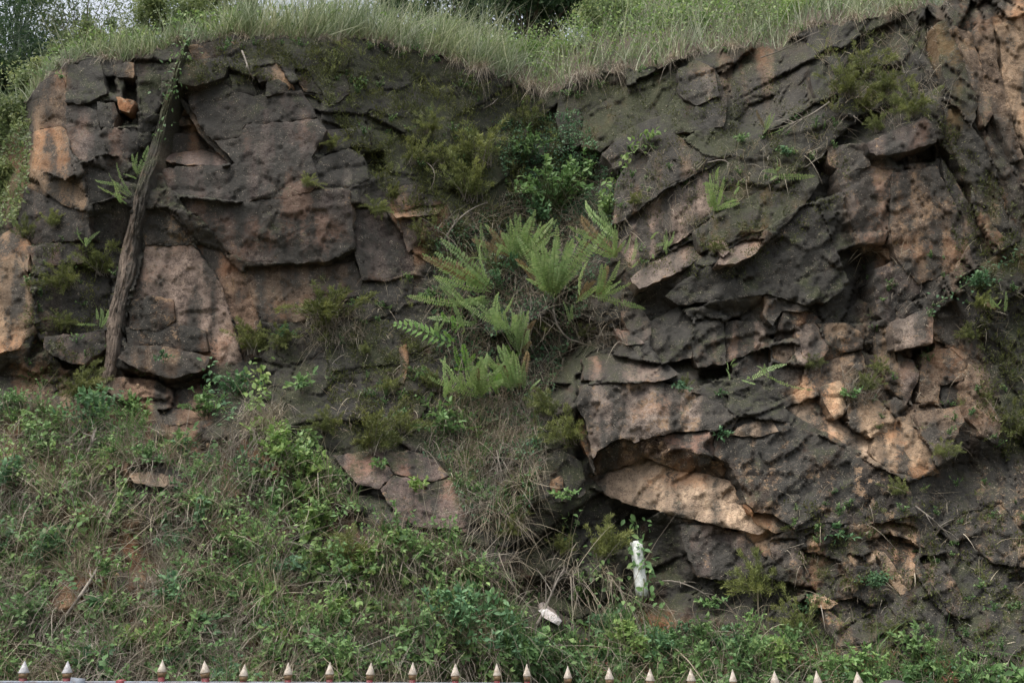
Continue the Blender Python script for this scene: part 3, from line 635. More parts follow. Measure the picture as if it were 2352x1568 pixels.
# ------------------------------------------------------------------ the cliff sheet
cu = np.r_[np.arange(-500, -60, 14), np.arange(-60, 2412, 4), np.arange(2412, 2860, 14)].astype(float)
sr = np.r_[np.linspace(0, 1, 400)[:-1], np.linspace(1, 1.28, 26)]
U = np.broadcast_to(cu, (len(sr), len(cu))).copy(); LV = lip(cu)
V = LV[None] + (1585 - LV[None]) * sr[:, None]
D = sheet_depth(U, V)
for B in BLOCKS:                                     # the sheet lies behind each separate block
    x0, y0 = B.poly.min(0); x1, y1 = B.poly.max(0)
    k = (U > x0) & (U < x1) & (V > y0) & (V < y1)
    if not k.any(): continue
    sd = polysd(B.poly, U[k], V[k]); D[k] = np.where(sd < -2, np.maximum(D[k], bdepth(B, U[k], V[k], sd) + 0.03 + 0.12 * sstep(2, 12, -sd)), D[k])
def colours(U, V, tone='rock', m=(.5, .42, .2), paint=PAINT):
    C = np.empty(U.shape + (3,)); C[:] = TONE[tone]; M = np.empty(U.shape + (3,)); M[:] = m
    wob = 22 * fbm(U / 50, V / 50, 131, 4)
    for poly, t, fe, a, b_, c in paint:
        P = np.array(poly); x0, y0 = P.min(0) - 2 * fe - 20; x1, y1 = P.max(0) + 2 * fe + 20
        k = (U > x0) & (U < x1) & (V > y0) & (V < y1)
        if not k.any(): continue
        w = (1 - sstep(-fe, fe, polysd(poly, U[k], V[k]) + wob[k] * min(1, fe / 15)))[:, None]
        C[k] = C[k] * (1 - w) + np.array(TONE[t]) * w; M[k] = M[k] * (1 - w) + np.array((a, b_, c)) * w
    return C, M
# neighbouring stone shares its colour and staining: a broad field taken from all the pieces
_C, _M = colours(_u3, _v3)
for B in BLOCKS:
    k = inside(B, 0); _C[k] = TONE[B.tone]; _M[k] = B.m
TF = [up3(blur(_C[..., q], 7)) for q in range(3)] + [up3(blur(_M[..., q], 7)) for q in range(3)]
def field(u, v): return np.stack([look(TF[q], u, v) for q in range(3)], -1), np.stack([look(TF[q], u, v) for q in range(3, 6)], -1)
C, M = colours(U, V); fC, fM = field(U, V); C = C * .55 + fC * .45; M = M * .6 + fM * .4; M[..., 0] += .02 + .45 * fbm(U / 130, V / 210, 170, 3)
nr, nc = U.shape
idx = np.arange(nr * nc).reshape(nr, nc)
Q = np.stack([idx[:-1, :-1], idx[1:, :-1], idx[1:, 1:], idx[:-1, 1:]], -1).reshape(-1, 4)
me = mesh('cliff', at(U, V, D).reshape(-1, 3), Q, ROCK, cattr={'tone': C.reshape(-1, 3), 'msk': M.reshape(-1, 3), 'nz': grain(U, V).reshape(-1, 3)})
CLIFF = tag(link('cliff', me), 'dark weathered rock cliff with jointed slabs and tan fresh breaks', 'cliff', kind='structure')
SHEET_TOP = at(U, V, D)[0]

def build_block(B):
    bl = [Vector(p) for p in B.poly]; n = len(bl)
    x0, y0 = B.poly.min(0); x1, y1 = B.poly.max(0); st = 5.2
    gx, gy = np.meshgrid(np.arange(x0, x1, st), np.arange(y0, y1, st)); gx = gx + (np.arange(gx.shape[0]) % 2)[:, None] * st / 2
    gx = gx.ravel() + RNG.uniform(-1.2, 1.2, gx.size); gy = gy.ravel() + RNG.uniform(-1.2, 1.2, gy.size)
    k = polysd(B.poly, gx, gy) < -3.0
    pts = bl + [Vector((a, b_)) for a, b_ in zip(gx[k], gy[k])]
    vo, eo, fo, *_ = delaunay_2d_cdt(pts, [(i, (i + 1) % n) for i in range(n)], [], 1, 1e-4)
    vo = np.array([(p[0], p[1]) for p in vo]); fo = np.array(fo)
    if len(fo) == 0: return None
    sd = polysd(B.poly, vo[:, 0], vo[:, 1]); d = bdepth(B, vo[:, 0], vo[:, 1], sd)
    P = at(vo[:, 0], vo[:, 1], d)
    ed = {}
    for f in fo:
        for a, b_ in ((f[0], f[1]), (f[1], f[2]), (f[2], f[0])): ed.setdefault((min(a, b_), max(a, b_)), []).append((a, b_))
    be = [v[0] for v in ed.values() if len(v) == 1]
    bv = sorted({a for e in be for a in e}); mp = {a: q for q, a in enumerate(bv)}
    nb = len(bv); off = len(P); Pb = P[bv]
    rg = np.random.default_rng(900 + B.i)
    cen = Pb.mean(0)
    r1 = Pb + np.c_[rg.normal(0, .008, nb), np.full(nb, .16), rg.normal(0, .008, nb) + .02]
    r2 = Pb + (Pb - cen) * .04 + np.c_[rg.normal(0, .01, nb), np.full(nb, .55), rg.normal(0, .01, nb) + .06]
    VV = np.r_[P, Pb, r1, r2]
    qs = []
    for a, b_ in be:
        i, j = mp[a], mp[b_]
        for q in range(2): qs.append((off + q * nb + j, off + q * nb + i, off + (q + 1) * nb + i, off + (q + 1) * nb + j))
    t = np.array(TONE[B.tone]); jit = 1 + rg.uniform(-.12, .12)
    fu, fv = vo[:, 0], vo[:, 1]
    var = 1 + .30 * fbm(fu / 60, fv / 60, 400 + B.i, 3)
    fC, fM = field(fu, fv); kb = .0 if B.tone == 'white' else .38; t2 = t[None] * (1 - kb) + fC * kb
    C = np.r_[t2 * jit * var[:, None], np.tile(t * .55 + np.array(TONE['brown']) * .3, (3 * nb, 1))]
    mf = np.array(B.m) * .65 + fM * .35 + np.c_[(.02 + .45 * fbm(fu / 130, fv / 210, 170, 3)) * min(1, .15 + 4 * B.m[0]) + .5 * min(1, .2 + 4 * B.m[0]) * fbm(fu / 70, fv / 70, 500 + B.i, 3), .4 * fbm(fu / 80, fv / 80, 600 + B.i, 2), .3 * fbm(fu / 50, fv / 50, 700 + B.i, 2)]
    GN = grain(fu, fv, 0 if B.i % 3 else B.i * .37); rim = np.exp(np.minimum(sd, 0) / 4.0)
    mf[:, 2] += .30 * rim * (fbm(fu / 25, fv / 25, 800 + B.i, 2) > .05)
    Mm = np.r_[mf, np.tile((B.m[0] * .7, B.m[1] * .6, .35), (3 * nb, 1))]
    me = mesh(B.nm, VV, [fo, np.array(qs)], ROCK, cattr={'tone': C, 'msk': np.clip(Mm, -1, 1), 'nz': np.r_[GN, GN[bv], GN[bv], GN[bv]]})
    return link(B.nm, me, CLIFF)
for B in BLOCKS: build_block(B)

# the long rib of weathered stone that runs from the turf down the left face
RIB = np.array([(432,88,9),(420,115,13),(405,170,20),(388,230,25),(362,320,31),(338,400,36),(318,480,40),(302,560,44),(286,640,46),(270,710,44),(256,790,36),(242,880,22)], float)
def build_rib():
    t = np.linspace(0, 1, 150); k = np.linspace(0, 1, len(RIB))
    cx = np.interp(t, k, RIB[:, 0]); cy = np.interp(t, k, RIB[:, 1]); hw = np.interp(t, k, RIB[:, 2]) * .40
    cx = cx + 5 * pn(t * 9, t * 0, 3); hw = hw * (1 + .22 * pn(t * 11, t * 0 + 4, 8))
    dep = np.minimum.reduce([look(DR, cx + q * hw, cy) for q in (-.8, -.4, 0, .4, .8)]); dep = np.array([dep[max(0, j - 7):j + 8].min() for j in range(len(dep))]); dep = np.convolve(np.pad(dep, 8, 'edge'), np.ones(17) / 17, 'valid') + .03
    m = 22; a = np.linspace(-1, 1, m)
    A, T = np.meshgrid(a, t)
    Uc = cx[:, None] + hw[:, None] * A * 1.0; Vc = cy[:, None] + hw[:, None] * A * .22
    prof = np.sqrt(np.clip(1 - A ** 2, 0, 1))
    groove = .06 * np.exp(-((A + .1 - .35 * (T - .5)) / .13) ** 2) * sstep(.25, .5, T)
    pr = .03 * prof - groove * .2 + .035 * fbm(A * 3 + 50, T * 30, 12, 3) + .02 * fbm(A * 9, T * 60, 13, 2) - .03 * (1 - prof)
    Dd = dep[:, None] - .02 - pr * (0.55 + .45 * sstep(0, .3, T)) 
    tone = np.array(TONE['olive']) * .9 * (1 - sstep(.25, .6, T))[..., None] + np.array((.27, .22, .18)) * sstep(.25, .6, T)[..., None]
    tone = tone * (1 + .25 * fbm(A * 2, T * 25, 77, 3))[..., None]
    Mm = np.stack([.10 + .12 * A + .15 * (1 - T), .62 * (1 - sstep(.2, .75, T)) + .08, .12 + 0 * T], -1)
    ix = np.arange(A.size).reshape(A.shape)
    Q = np.stack([ix[:-1, :-1], ix[1:, :-1], ix[1:, 1:], ix[:-1, 1:]], -1).reshape(-1, 4)
    P = at(Uc, Vc, Dd)
    # flanks go back into the face
    e0 = P[:, 0] + np.array((-.02, .4, 0)); e1 = P[:, -1] + np.array((.02, .4, 0)); n = A.size; k = len(t)
    i0 = ix[:, 0]; i1 = ix[:, -1]; j0 = n + np.arange(k); j1 = n + k + np.arange(k)
    Q2 = np.r_[np.stack([i0[:-1], j0[:-1], j0[1:], i0[1:]], -1), np.stack([i1[:-1], i1[1:], j1[1:], j1[:-1]], -1)]
    VV = np.r_[P.reshape(-1, 3), e0, e1]
    GN = grain(Uc, Vc); me = mesh('rock_rib', VV, [Q, Q2], ROCK, cattr={'nz': np.r_[GN.reshape(-1, 3), GN[:, 0], GN[:, -1]], 'tone': np.r_[tone.reshape(-1, 3), tone[:, 0], tone[:, -1]], 'msk': np.r_[Mm.reshape(-1, 3), Mm[:, 0], Mm[:, -1]]})
    o = link('rock_rib', me, CLIFF); o['label'] = 'long grey-brown rib leaning down the left face, mossy at its top'
    # keep later lookups in front of it
    for j in range(len(t)):
        pass
build_rib()

# ------------------------------------------------------------------ plant building blocks
def leaves(P, D, Nn, L, W, rnd, rich=False):
    """folded leaves: P base, D along, Nn normal"""
    D = nrm(D); S = nrm(np.cross(D, Nn)); Nn = np.cross(S, D); n = len(P); L = np.broadcast_to(L, (n,))[:, None]; W = np.broadcast_to(W, (n,))[:, None]
    if rich:
        pts = [P, P + D * L * .28 + S * W * .40 + Nn * W * .10, P + D * L * .28 - S * W * .40 + Nn * W * .10, P + D * L * .36 - Nn * W * .05,
               P + D * L * .58 + S * W * .42 + Nn * W * .04, P + D * L * .58 - S * W * .42 + Nn * W * .04, P + D * L * .70 - Nn * W * .14, P + D * L - Nn * L * .16]
        fs = [(0, 3, 1), (0, 2, 3), (1, 3, 4), (3, 6, 4), (2, 5, 3), (3, 5, 6), (4, 6, 7), (6, 5, 7)]
    else:
        pts = [P, P + D * L * .42 + S * W * .5 + Nn * W * .10, P + D * L * .42 - S * W * .5 + Nn * W * .10, P + D * L * .5 - Nn * W * .06, P + D * L - Nn * L * .12]
        fs = [(0, 3, 1), (0, 2, 3), (1, 3, 4), (3, 2, 4)]
    k = len(pts); V = np.stack(pts, 1).reshape(-1, 3)
    Fc = (np.arange(n)[:, None, None] * k + np.array(fs)[None]).reshape(-1, 3)
    return V, Fc, np.repeat(rnd, k)

def kites(P, D, S, L, W, rnd):
    """thin needle leaves, two triangles"""
    n = len(P); L = np.broadcast_to(L, (n,))[:, None]; W = np.broadcast_to(W, (n,))[:, None]
    V = np.stack([P, P + D * L * .4 + S * W, P + D * L, P + D * L * .4 - S * W], 1).reshape(-1, 3)
    b = np.arange(n)[:, None] * 4
    return V, np.r_[b + np.array([[0, 1, 2]]), b + np.array([[0, 2, 3]])], np.repeat(rnd, 4)

def blades(P, D, B, L, W, rnd, seg=3, side=None, rg=RNG):
    """grass ribbons: start D, bend B"""
    n = len(P); D = nrm(D)
    if side is None:
        side = rg.normal(0, 1, (n, 3)) * np.array((1, .5, .2))
    S = nrm(np.cross(np.cross(D, side), D)); L = np.broadcast_to(L, (n,))[:, None]; W = np.broadcast_to(W, (n,))[:, None]
    rows = []
    for k in range(seg):
        t = k / seg; c = P + D * L * t + B * L * t * t; w = W * (1 - t ** 1.7)
        rows += [c - S * w, c + S * w]
    rows.append(P + D * L + B * L)
    k = len(rows); V = np.stack(rows, 1).reshape(-1, 3); fs = []
    for q in range(seg - 1): fs += [(2 * q, 2 * q + 1, 2 * q + 3), (2 * q, 2 * q + 3, 2 * q + 2)]
    fs.append((2 * seg - 2, 2 * seg - 1, 2 * seg))
    return V, (np.arange(n)[:, None, None] * k + np.array(fs)[None]).reshape(-1, 3), np.repeat(rnd, k)

def tubes(paths, r0, r1, sides=3):
    """paths (n, k, 3): tapered stems"""
    n, k, _ = paths.shape; T = nrm(np.gradient(paths, axis=1)); ref = np.array((.31, .17, .93)); ref = np.broadcast_to(ref, T.shape)
    X = nrm(np.cross(T, ref)); Y = np.cross(T, X); r0 = np.broadcast_to(r0, (n,)); r1 = np.broadcast_to(r1, (n,))
    rad = r0[:, None] + (r1 - r0)[:, None] * np.linspace(0, 1, k)[None]
    a = np.arange(sides) * 2 * math.pi / sides
    V = paths[:, :, None] + rad[..., None, None] * (np.cos(a)[None, None, :, None] * X[:, :, None] + np.sin(a)[None, None, :, None] * Y[:, :, None])
    idx = np.arange(n * k * sides).reshape(n, k, sides); nx = np.roll(idx, -1, 2)
    Q = np.stack([idx[:, :-1], nx[:, :-1], nx[:, 1:], idx[:, 1:]], -1).reshape(-1, 4)
    return V.reshape(-1, 3), Q

def join(parts):
    Vs, Fs, Rs = [], [], []; o = 0
    for V, Fc, Rr in parts:
        Vs.append(V); Fs.append(Fc + o); Rs.append(Rr); o += len(V)
    return np.concatenate(Vs), np.concatenate(Fs), np.concatenate(Rs)

def bez(a, b, c, k):
    t = np.linspace(0, 1, k)[None, :, None]; return (1 - t) ** 2 * a[:, None] + 2 * t * (1 - t) * b[:, None] + t * t * c[:, None]

# ---------- fern fronds (grow along +Z, face -Y)
def frond_mesh(seed, droop, lobed=False):
    rg = np.random.default_rng(seed); n = 11 if lobed else 24
    t = np.linspace(.10, .985, n); bow = lambda q: np.stack([0 * q, -(.16 * np.sin(q * math.pi * .8) + droop * q ** 2.5), q - droop * .55 * q ** 3], -1)
    C = bow(t); env = (np.sin((t * .93 + .07) * math.pi) ** .45) * (1 - .35 * t)
    if lobed: env = (np.sin((t * .85 + .1) * math.pi) ** .6)
    parts = []
    for s in (-1, 1):
        m = n; ang = rg.normal(0, .10, m)
        D = nrm(np.stack([s * np.ones(m), -.18 + rg.normal(0, .12, m), (.55 if lobed else .20) + ang], -1)); Nn = np.tile((0, -1.0, .25), (m, 1))
        Ln = env * (.19 if lobed else .115) * rg.uniform(.85, 1.1, m); Wd = np.full(m, .06 if lobed else .030)
        keep = rg.random(m) > .03
        V, Fc, Rr = leaves(C[keep], D[keep], Nn[keep], Ln[keep], Wd[keep], np.clip(.45 + rg.normal(0, .18, m) + .2 * t, 0, 1)[keep])
        parts.append((V, Fc, Rr))
    q = np.linspace(0, 1, 9); V, Q = tubes(bow(q)[None], np.array([.007]), np.array([.002]))
    T = np.r_[Q[:, [0, 1, 2]], Q[:, [0, 2, 3]]]; parts.append((V, T, np.full(len(V), .75)))
    V, Fc, Rr = join(parts)
    return mesh('frond', V, Fc, LOBED if lobed else FERN, {'rnd': Rr})
FRONDS = [frond_mesh(40 + k, d) for k, d in enumerate((.05, .16, .30, .12, .42))]
LOBES = [frond_mesh(60 + k, d, True) for k, d in enumerate((.08, .2))]

def frond_matrix(bu, bv, tu, tv, Yb, out, roll):
    b = Vector(at(bu, bv, Yb).tolist()); t = Vector(at(tu, tv, Yb - out).tolist())
    z = (t - b); L = z.length; z.normalize(); y = Vector((0, 1, 0.15)); y = (y - z * y.dot(z)).normalized(); x = y.cross(z)
    M = Matrix((x, y, z)).transposed(); M = M @ Matrix.Rotation(roll, 3, 'Z')
    return Matrix.Translation(b) @ (M.to_4x4()) @ Matrix.Diagonal((L * rgF.uniform(.85, 1.25), L * 1.25, L * 1.25, 1))

def cc(col, row, pts):            # detail-view coordinates to survey coordinates
    return [(784 * col + a / 3.0, 522.7 * row + b / 3.0, 784 * col + c / 3.0, 522.7 * row + d / 3.0) for a, b, c, d in pts]
FERNS = [
('tall upright fern clump at the top of the central green patch', cc(1,1,[(1010,215,1000,-10),(1070,205,1085,70),(1190,190,1100,-20),(1210,190,1170,-70),(1230,190,1250,-60),(1250,190,1330,-30),(1260,180,1375,0),(1215,185,1130,40),(1235,190,1290,20)]), 0),
('fern with one long yellowing frond arching out to the left', cc(1,1,[(1040,410,675,140),(1000,380,870,230)]), 0),
('big fern with wide spread fronds right of the central patch', cc(1,1,[(1410,390,1250,140),(1445,450,1530,75),(1440,445,1340,125),(1460,435,1585,55),(1480,375,1552,295),(1440,445,1480,190),(1430,430,1385,220),(1455,440,1555,240)]), 0),
('narrow single fern frond beside the rock step right of the fern patch', cc(1,1,[(1640,485,1722,275),(1590,640,1600,520)]), 0),
('small fern of three fronds right of the fern patch', cc(1,1,[(1770,465,1782,255),(1775,465,1872,338),(1785,450,1855,275)]), 0),
('fern hanging below the leafy vine on the brown slab', cc(1,1,[(1890,185,1720,-15),(1880,175,1850,10),(1900,175,1950,75),(1870,160,1800,30),(1880,60,1745,-120)]), 0),
('sparse little fern with short fronds on the brown slab face', cc(1,1,[(2000,235,2012,85),(2130,85,2152,-15),(2250,135,2272,25),(2220,155,2240,75),(2150,215,2140,150)]), 0),
('fern leaning left from the left side of the central patch', cc(1,1,[(855,525,665,378),(800,540,718,488),(1005,475,815,462),(870,560,910,540)]), 0),
('dense fern in the very middle of the central patch', cc(1,1,[(1110,700,1000,495),(1112,605,1165,475),(1180,725,1182,540),(1090,645,1055,485),(1230,805,1180,595),(1235,855,1222,600),(1250,745,1272,575),(1270,845,1302,705),(1150,700,1120,560)]), 0),
('pale fern with drooping fronds on the left flank of the patch', cc(1,1,[(650,725,640,600),(655,725,685,605),(825,695,788,555),(935,645,795,555),(840,700,860,600)]), 0),
('bright green lobed fern on the left flank of the patch', cc(1,1,[(735,660,700,565),(785,790,735,690),(870,965,838,795),(790,700,745,600),(880,940,900,850)]), 1),
('lowest fern clump of the central patch', cc(1,1,[(730,1145,772,905),(850,1115,840,955),(860,1105,922,935),(960,1135,900,875),(970,1125,1045,875),(960,1135,972,935),(1190,1085,1080,825),(1200,1085,1192,825),(1230,1085,1202,895),(770,1085,812,1035),(1300,1125,1295,1055),(1150,1080,1100,900),(900,1120,870,960)]), 0),
('lobed bright fern hidden at the foot of the lowest fern clump', cc(1,1,[(1060,1115,1040,1000),(1075,1110,1090,990),(1180,900,1150,810)]), 1),
('stubby yellow-green fern on the upper right rock ridge', cc(2,0,[(568,892,552,775),(575,892,585,785),(560,890,525,800)]), 0),
('pale yellow fern hanging on the slab below the mossy ridge', cc(2,0,[(190,1445,212,1250),(240,1405,272,1228),(232,1255,190,1128),(375,1285,372,1218),(215,1440,160,1245),(245,1420,240,1290)]), 0),
('small green fern under the ridge at the upper right', cc(2,0,[(640,1185,618,1100),(650,1190,545,1190),(645,1180,680,1110)]), 0),
('fern growing beside the leaning stone rib on the left face', cc(0,0,[(900,1335,858,1140),(930,1185,888,1045),(942,1205,962,1070),(835,1405,790,1265),(792,1255,780,1190)]), 0),
('tiny fern high on the dark left face', cc(0,1,[(580,115,555,5),(590,110,590,20)]), 0),
('little pale fern at the left edge of the stone rib', cc(0,1,[(700,685,716,555),(672,635,660,548)]), 0),
('small pale fern by the right edge of the cliff', cc(2,1,[(2142,555,2128,465),(2150,550,2170,480),(2190,560,2160,470)]), 0),
('small ferns in the hollow under the grey slabs', cc(2,1,[(330,950,300,900),(340,955,390,935),(450,1040,480,985),(560,1005,500,965),(565,1005,570,920),(440,1040,430,1010)]), 0),
]
rgF = np.random.default_rng(5)
DEADF = leaf_material('dead_fern', (0.14, 0.10, 0.055), (0.24, 0.18, 0.10), (0.34, 0.28, 0.17))
DEAD = FRONDS[4].copy(); DEAD.materials.clear(); DEAD.materials.append(DEADF)
for lab, fr, lob in FERNS:
    bu = np.mean([f[0] for f in fr]); bv = np.mean([f[1] for f in fr]); Yc = float(look(DS, bu, bv))
    root = empty('fern', at(bu, bv, Yc).tolist()); tag(root, lab, 'fern', 'ferns growing on the cliff')
    inv = Matrix.Translation(root.location).inverted()
    for f in fr:
        Yb = float(min(look(DS, f[0], f[1]), look(DS, (f[0] + f[2]) / 2, (f[1] + f[3]) / 2) + .02)) - .28
        L = math.hypot(f[2] - f[0], f[3] - f[1]) * Yb / F
        src = LOBES if lob else FRONDS
        link('frond', src[rgF.integers(len(src))], root, inv @ frond_matrix(*f, Yb, .10 + .35 * L, rgF.normal(0, .45)))
        for _ in range(5 if L > .34 else (3 if L > .22 else 1)):          # shorter fronds of the same crown
            g = (f[0] + rgF.normal(0, 8), f[1] + rgF.uniform(0, 14), f[2] + rgF.normal(0, 36), f[3] + rgF.uniform(-10, 50)); link('frond', DEAD if rgF.random() < .12 else src[rgF.integers(len(src))], root, inv @ frond_matrix(*g, Yb + .06, .05 + .3 * L, rgF.normal(0, .6)))

# ---------- shrubs
def feathery_mesh(seed, nb=30, per=120, spread=1.0):
    """loose sprays of thin twigs set with fine needle leaves towards their ends, about unit height"""
    rg = np.random.default_rng(seed); ax = rg.uniform(0, 6.28); a = ax + rg.normal(0, 1.4, nb); tilt = rg.beta(1.5, 1.3, nb) * 1.25 * spread
    d = np.stack([np.cos(a) * np.sin(tilt), np.sin(a) * np.sin(tilt) * .8, np.cos(tilt)], -1); L = rg.uniform(.3, 1.15, nb)[:, None] ** 1.2
    o = rg.normal(0, .10, (nb, 3)) * np.array((1, 1, .25)); mid = o + d * L * .55 + np.array((0, 0, .14)); end = o + d * L + rg.normal(0, .10, (nb, 3)) - np.array((0, 0, .16)) * L
    path = bez(o, mid, end, 7); tv, tq = tubes(path, .007, .002)
    t = np.clip(rg.beta(2.6, 1.2, (nb, per)), .2, 1); i = np.repeat(np.arange(nb), per); t = t.ravel()
    P = (1 - t)[:, None] ** 2 * o[i] + 2 * (t * (1 - t))[:, None] * mid[i] + (t * t)[:, None] * end[i]
    P = P + rg.normal(0, .03, P.shape) * (1.6 - t)[:, None]; D = nrm(d[i] * .8 + rg.normal(0, .55, P.shape)); S = nrm(rg.normal(0, 1, P.shape)); n = len(P)
    V, Fc, Rr = kites(P, D, S, rg.uniform(.05, .12, n), rg.uniform(.006, .013, n), np.clip(.05 + .6 * t + rg.normal(0, .16, n) + rg.normal(0, .12, nb)[i], 0, 1))
    return mesh('foliage', V, Fc, FEATHER, {'rnd': Rr}), mesh('stems', tv, tq, TWIG)

def leafy_mesh(seed, nb, per, lf, mat, droop=.15, spread=1.0, wid=.55, up=.3, rich=True):
    rg = np.random.default_rng(seed); a = rg.uniform(0, 2 * math.pi, nb); tilt = rg.beta(1.4, 1.4, nb) * 1.15 * spread
    d = np.stack([np.cos(a) * np.sin(tilt), np.sin(a) * np.sin(tilt) * .8, np.cos(tilt)], -1); L = rg.uniform(.5, 1.0, nb)[:, None]
    o = rg.normal(0, .06, (nb, 3)) * np.array((1, 1, .2)); mid = o + d * L * .5 + np.array((0, 0, .15)); end = o + d * L - np.array((0, 0, droop)) * L
    path = bez(o, mid, end, 7); tv, tq = tubes(path, .009, .003)
    t = np.clip(rg.beta(2.2, 1.1, (nb, per)).ravel(), .12, 1); i = np.repeat(np.arange(nb), per)
    P = (1 - t)[:, None] ** 2 * o[i] + 2 * (t * (1 - t))[:, None] * mid[i] + (t * t)[:, None] * end[i]
    n = len(P); D = nrm(d[i] * .6 + rg.normal(0, .7, P.shape) + np.array((0, -.25, up - .25))); Nn = nrm(np.array((0, -.45, .9)) + rg.normal(0, .35, P.shape))
    Ln = lf * rg.uniform(.6, 1.15, n); V, Fc, Rr = leaves(P, D, Nn, Ln, Ln * wid, np.clip(.25 + .35 * t + rg.normal(0, .2, n), 0, 1), rich)
    return mesh('foliage', V, Fc, mat, {'rnd': Rr}), mesh('stems', tv, tq, GREENSTEM)

FEATHERS = [feathery_mesh(70 + k, 34, 110, s) for k, s in enumerate((1.0, .75, 1.2, .9, 1.1))]
LEAF_S = [leafy_mesh(80 + k, 9, 9, .26, m) for k, m in enumerate((LEAFY, YLEAF, BLUELEAF))]            # small plants
LEAF_M = [leafy_mesh(90 + k, 22, 12, .15, m) for k, m in enumerate((LEAFY, YLEAF, BLUELEAF))]          # bushes
LEAF_L = [leafy_mesh(100 + k, 42, 16, .095, m) for k, m in enumerate((LEAFY, YLEAF, BLUELEAF))]

def plant(name, label, cat, pair, u, v, r, group, lean=.35, out=.03, sy=1.0, Y=None, rg=rgF):
    """u, v: middle of the plant; r: half its height in survey units; rooted on the face just below"""
    bv = v + r * .75; Yb = float(look(DS, u, bv)) if Y is None else Y
    s = size(r * 1.75, Yb)
    root = empty(name, at(u, bv, Yb - out).tolist()); tag(root, label, cat, group)
    M = Matrix.Rotation(lean, 4, 'X') @ Matrix.Rotation(rg.uniform(0, 6.28), 4, 'Z') @ Matrix.Diagonal((s * sy, s * sy, s, 1))
    link('foliage', pair[0], root, M); link('stems', pair[1], root, M)
    return root

SH = [   # feathery shrubs: u, v, half height, label
(762,692,62,'bushy feathery shrub on the ledge right of the pale triangular slab'),(585,772,44,'feathery shrub at the foot of the rusty slab'),(640,765,30,'low feathery shrub between two larger ones under the brown slab'),
(862,985,58,'bright yellow-green feathery shrub below the dark middle slabs'),(755,962,32,'small feathery shrub left of the bright yellow-green one'),(925,968,28,'thin feathery tuft right of the bright yellow-green shrub'),
(1382,1242,50,'round feathery shrub left of the white pipe'),(1742,1315,56,'tall feathery shrub below the tan broken slab'),(1842,1424,48,'feathery shrub by the tan broken strip at the bottom right'),
(812,1245,38,'olive feathery shrub under the dark block with the hollow'),(1105,322,66,'large olive feathery shrub high on the dark central face'),(1075,405,60,'olive feathery shrub below the large one on the dark central face'),
(985,275,36,'olive tuft on the upper dark face'),(950,345,38,'olive feathery tuft above the orange nook'),(1010,350,30,'faint olive tuft between shrubs on the dark face'),(868,470,26,'thin feathery tuft left of the orange nook'),(905,440,24,'feathery tuft growing above the orange nook'),
(1210,255,40,'feathery shrub just below the dip of the turf edge'),(235,590,44,'feathery shrub left of the stone rib'),(160,625,38,'dull feathery shrub on the dark left face'),(145,730,26,'faint feathery tuft low on the dark left face'),
(185,878,46,'full feathery shrub at the foot of the stone rib'),(1995,130,50,'yellowish feathery shrub near the top right turf edge'),(1950,180,46,'feathery shrub on the dark block at the upper right'),(2095,225,46,'feathery shrub above the purple overhanging block'),
(2030,185,44,'feathery shrub in the middle of the upper right cluster'),(1985,235,34,'lowest tuft of the upper right shrub cluster'),(1893,345,36,'feathery shrub on the corner left of the purple overhang'),(2015,280,26,'small tuft on top of the purple overhanging block'),
(703,412,20,'tiny yellowish tuft on the purple face'),(768,322,22,'thin tuft near the right edge of the purple face'),(1000,872,28,'thin olive tuft left of the lowest ferns'),(2338,960,48,'green feathery shrub at the right edge of the picture'),
(1985,875,26,'small tuft among the tan blocks'),(2015,835,22,'slender tuft above the grey dead tuft on the tan blocks'),(1575,875,18,'tiny feathery tuft on the step above the grey boulder'),(1262,925,40,'feathery shrub below the lowest ferns on the right'),
(1305,975,46,'brownish feathery shrub left of the grey boulder'),(2068,1118,22,'tuft on the dark slope below the tan wedge'),(2172,1030,24,'small tuft right of the tan wedge'),(1220,730,32,'tuft inside the central patch right of the ferns'),
(845,800,18,'thin tuft on the dark mossy slab'),(1180,1205,26,'tuft among the dry stalks in the lower middle'),(1290,1250,24,'small bright tuft below the black boulder'),(1870,830,20,'faint tuft on the dark grey block'),(2050,1440,22,'faint tuft on the dark slope at the lower right'),
(120,500,26,'dull tuft under the tan corner block'),(60,520,30,'dark tuft at the left edge above the tan boulder'),(1455,455,18,'wispy tuft on the left edge of the brown slab'),(1640,560,22,'tuft on the pale slab edge below the yellow ferns'),
(900,880,24,'tuft by the tan chip in the dark slabs'),(2250,690,26,'tuft on the ridge at the right edge'),(2230,760,22,'tuft on the rusty face near the right edge'),(1340,760,20,'tuft on the dark step right of the ferns'),
]
for k, (u, v, r, lab) in enumerate(SH): plant('feathery_shrub', lab, 'shrub', FEATHERS[k % 5], u, v, r * 1.25, 'feathery shrubs on the cliff', sy=rgF.uniform(.8, 1.15), lean=rgF.uniform(.15, .55))

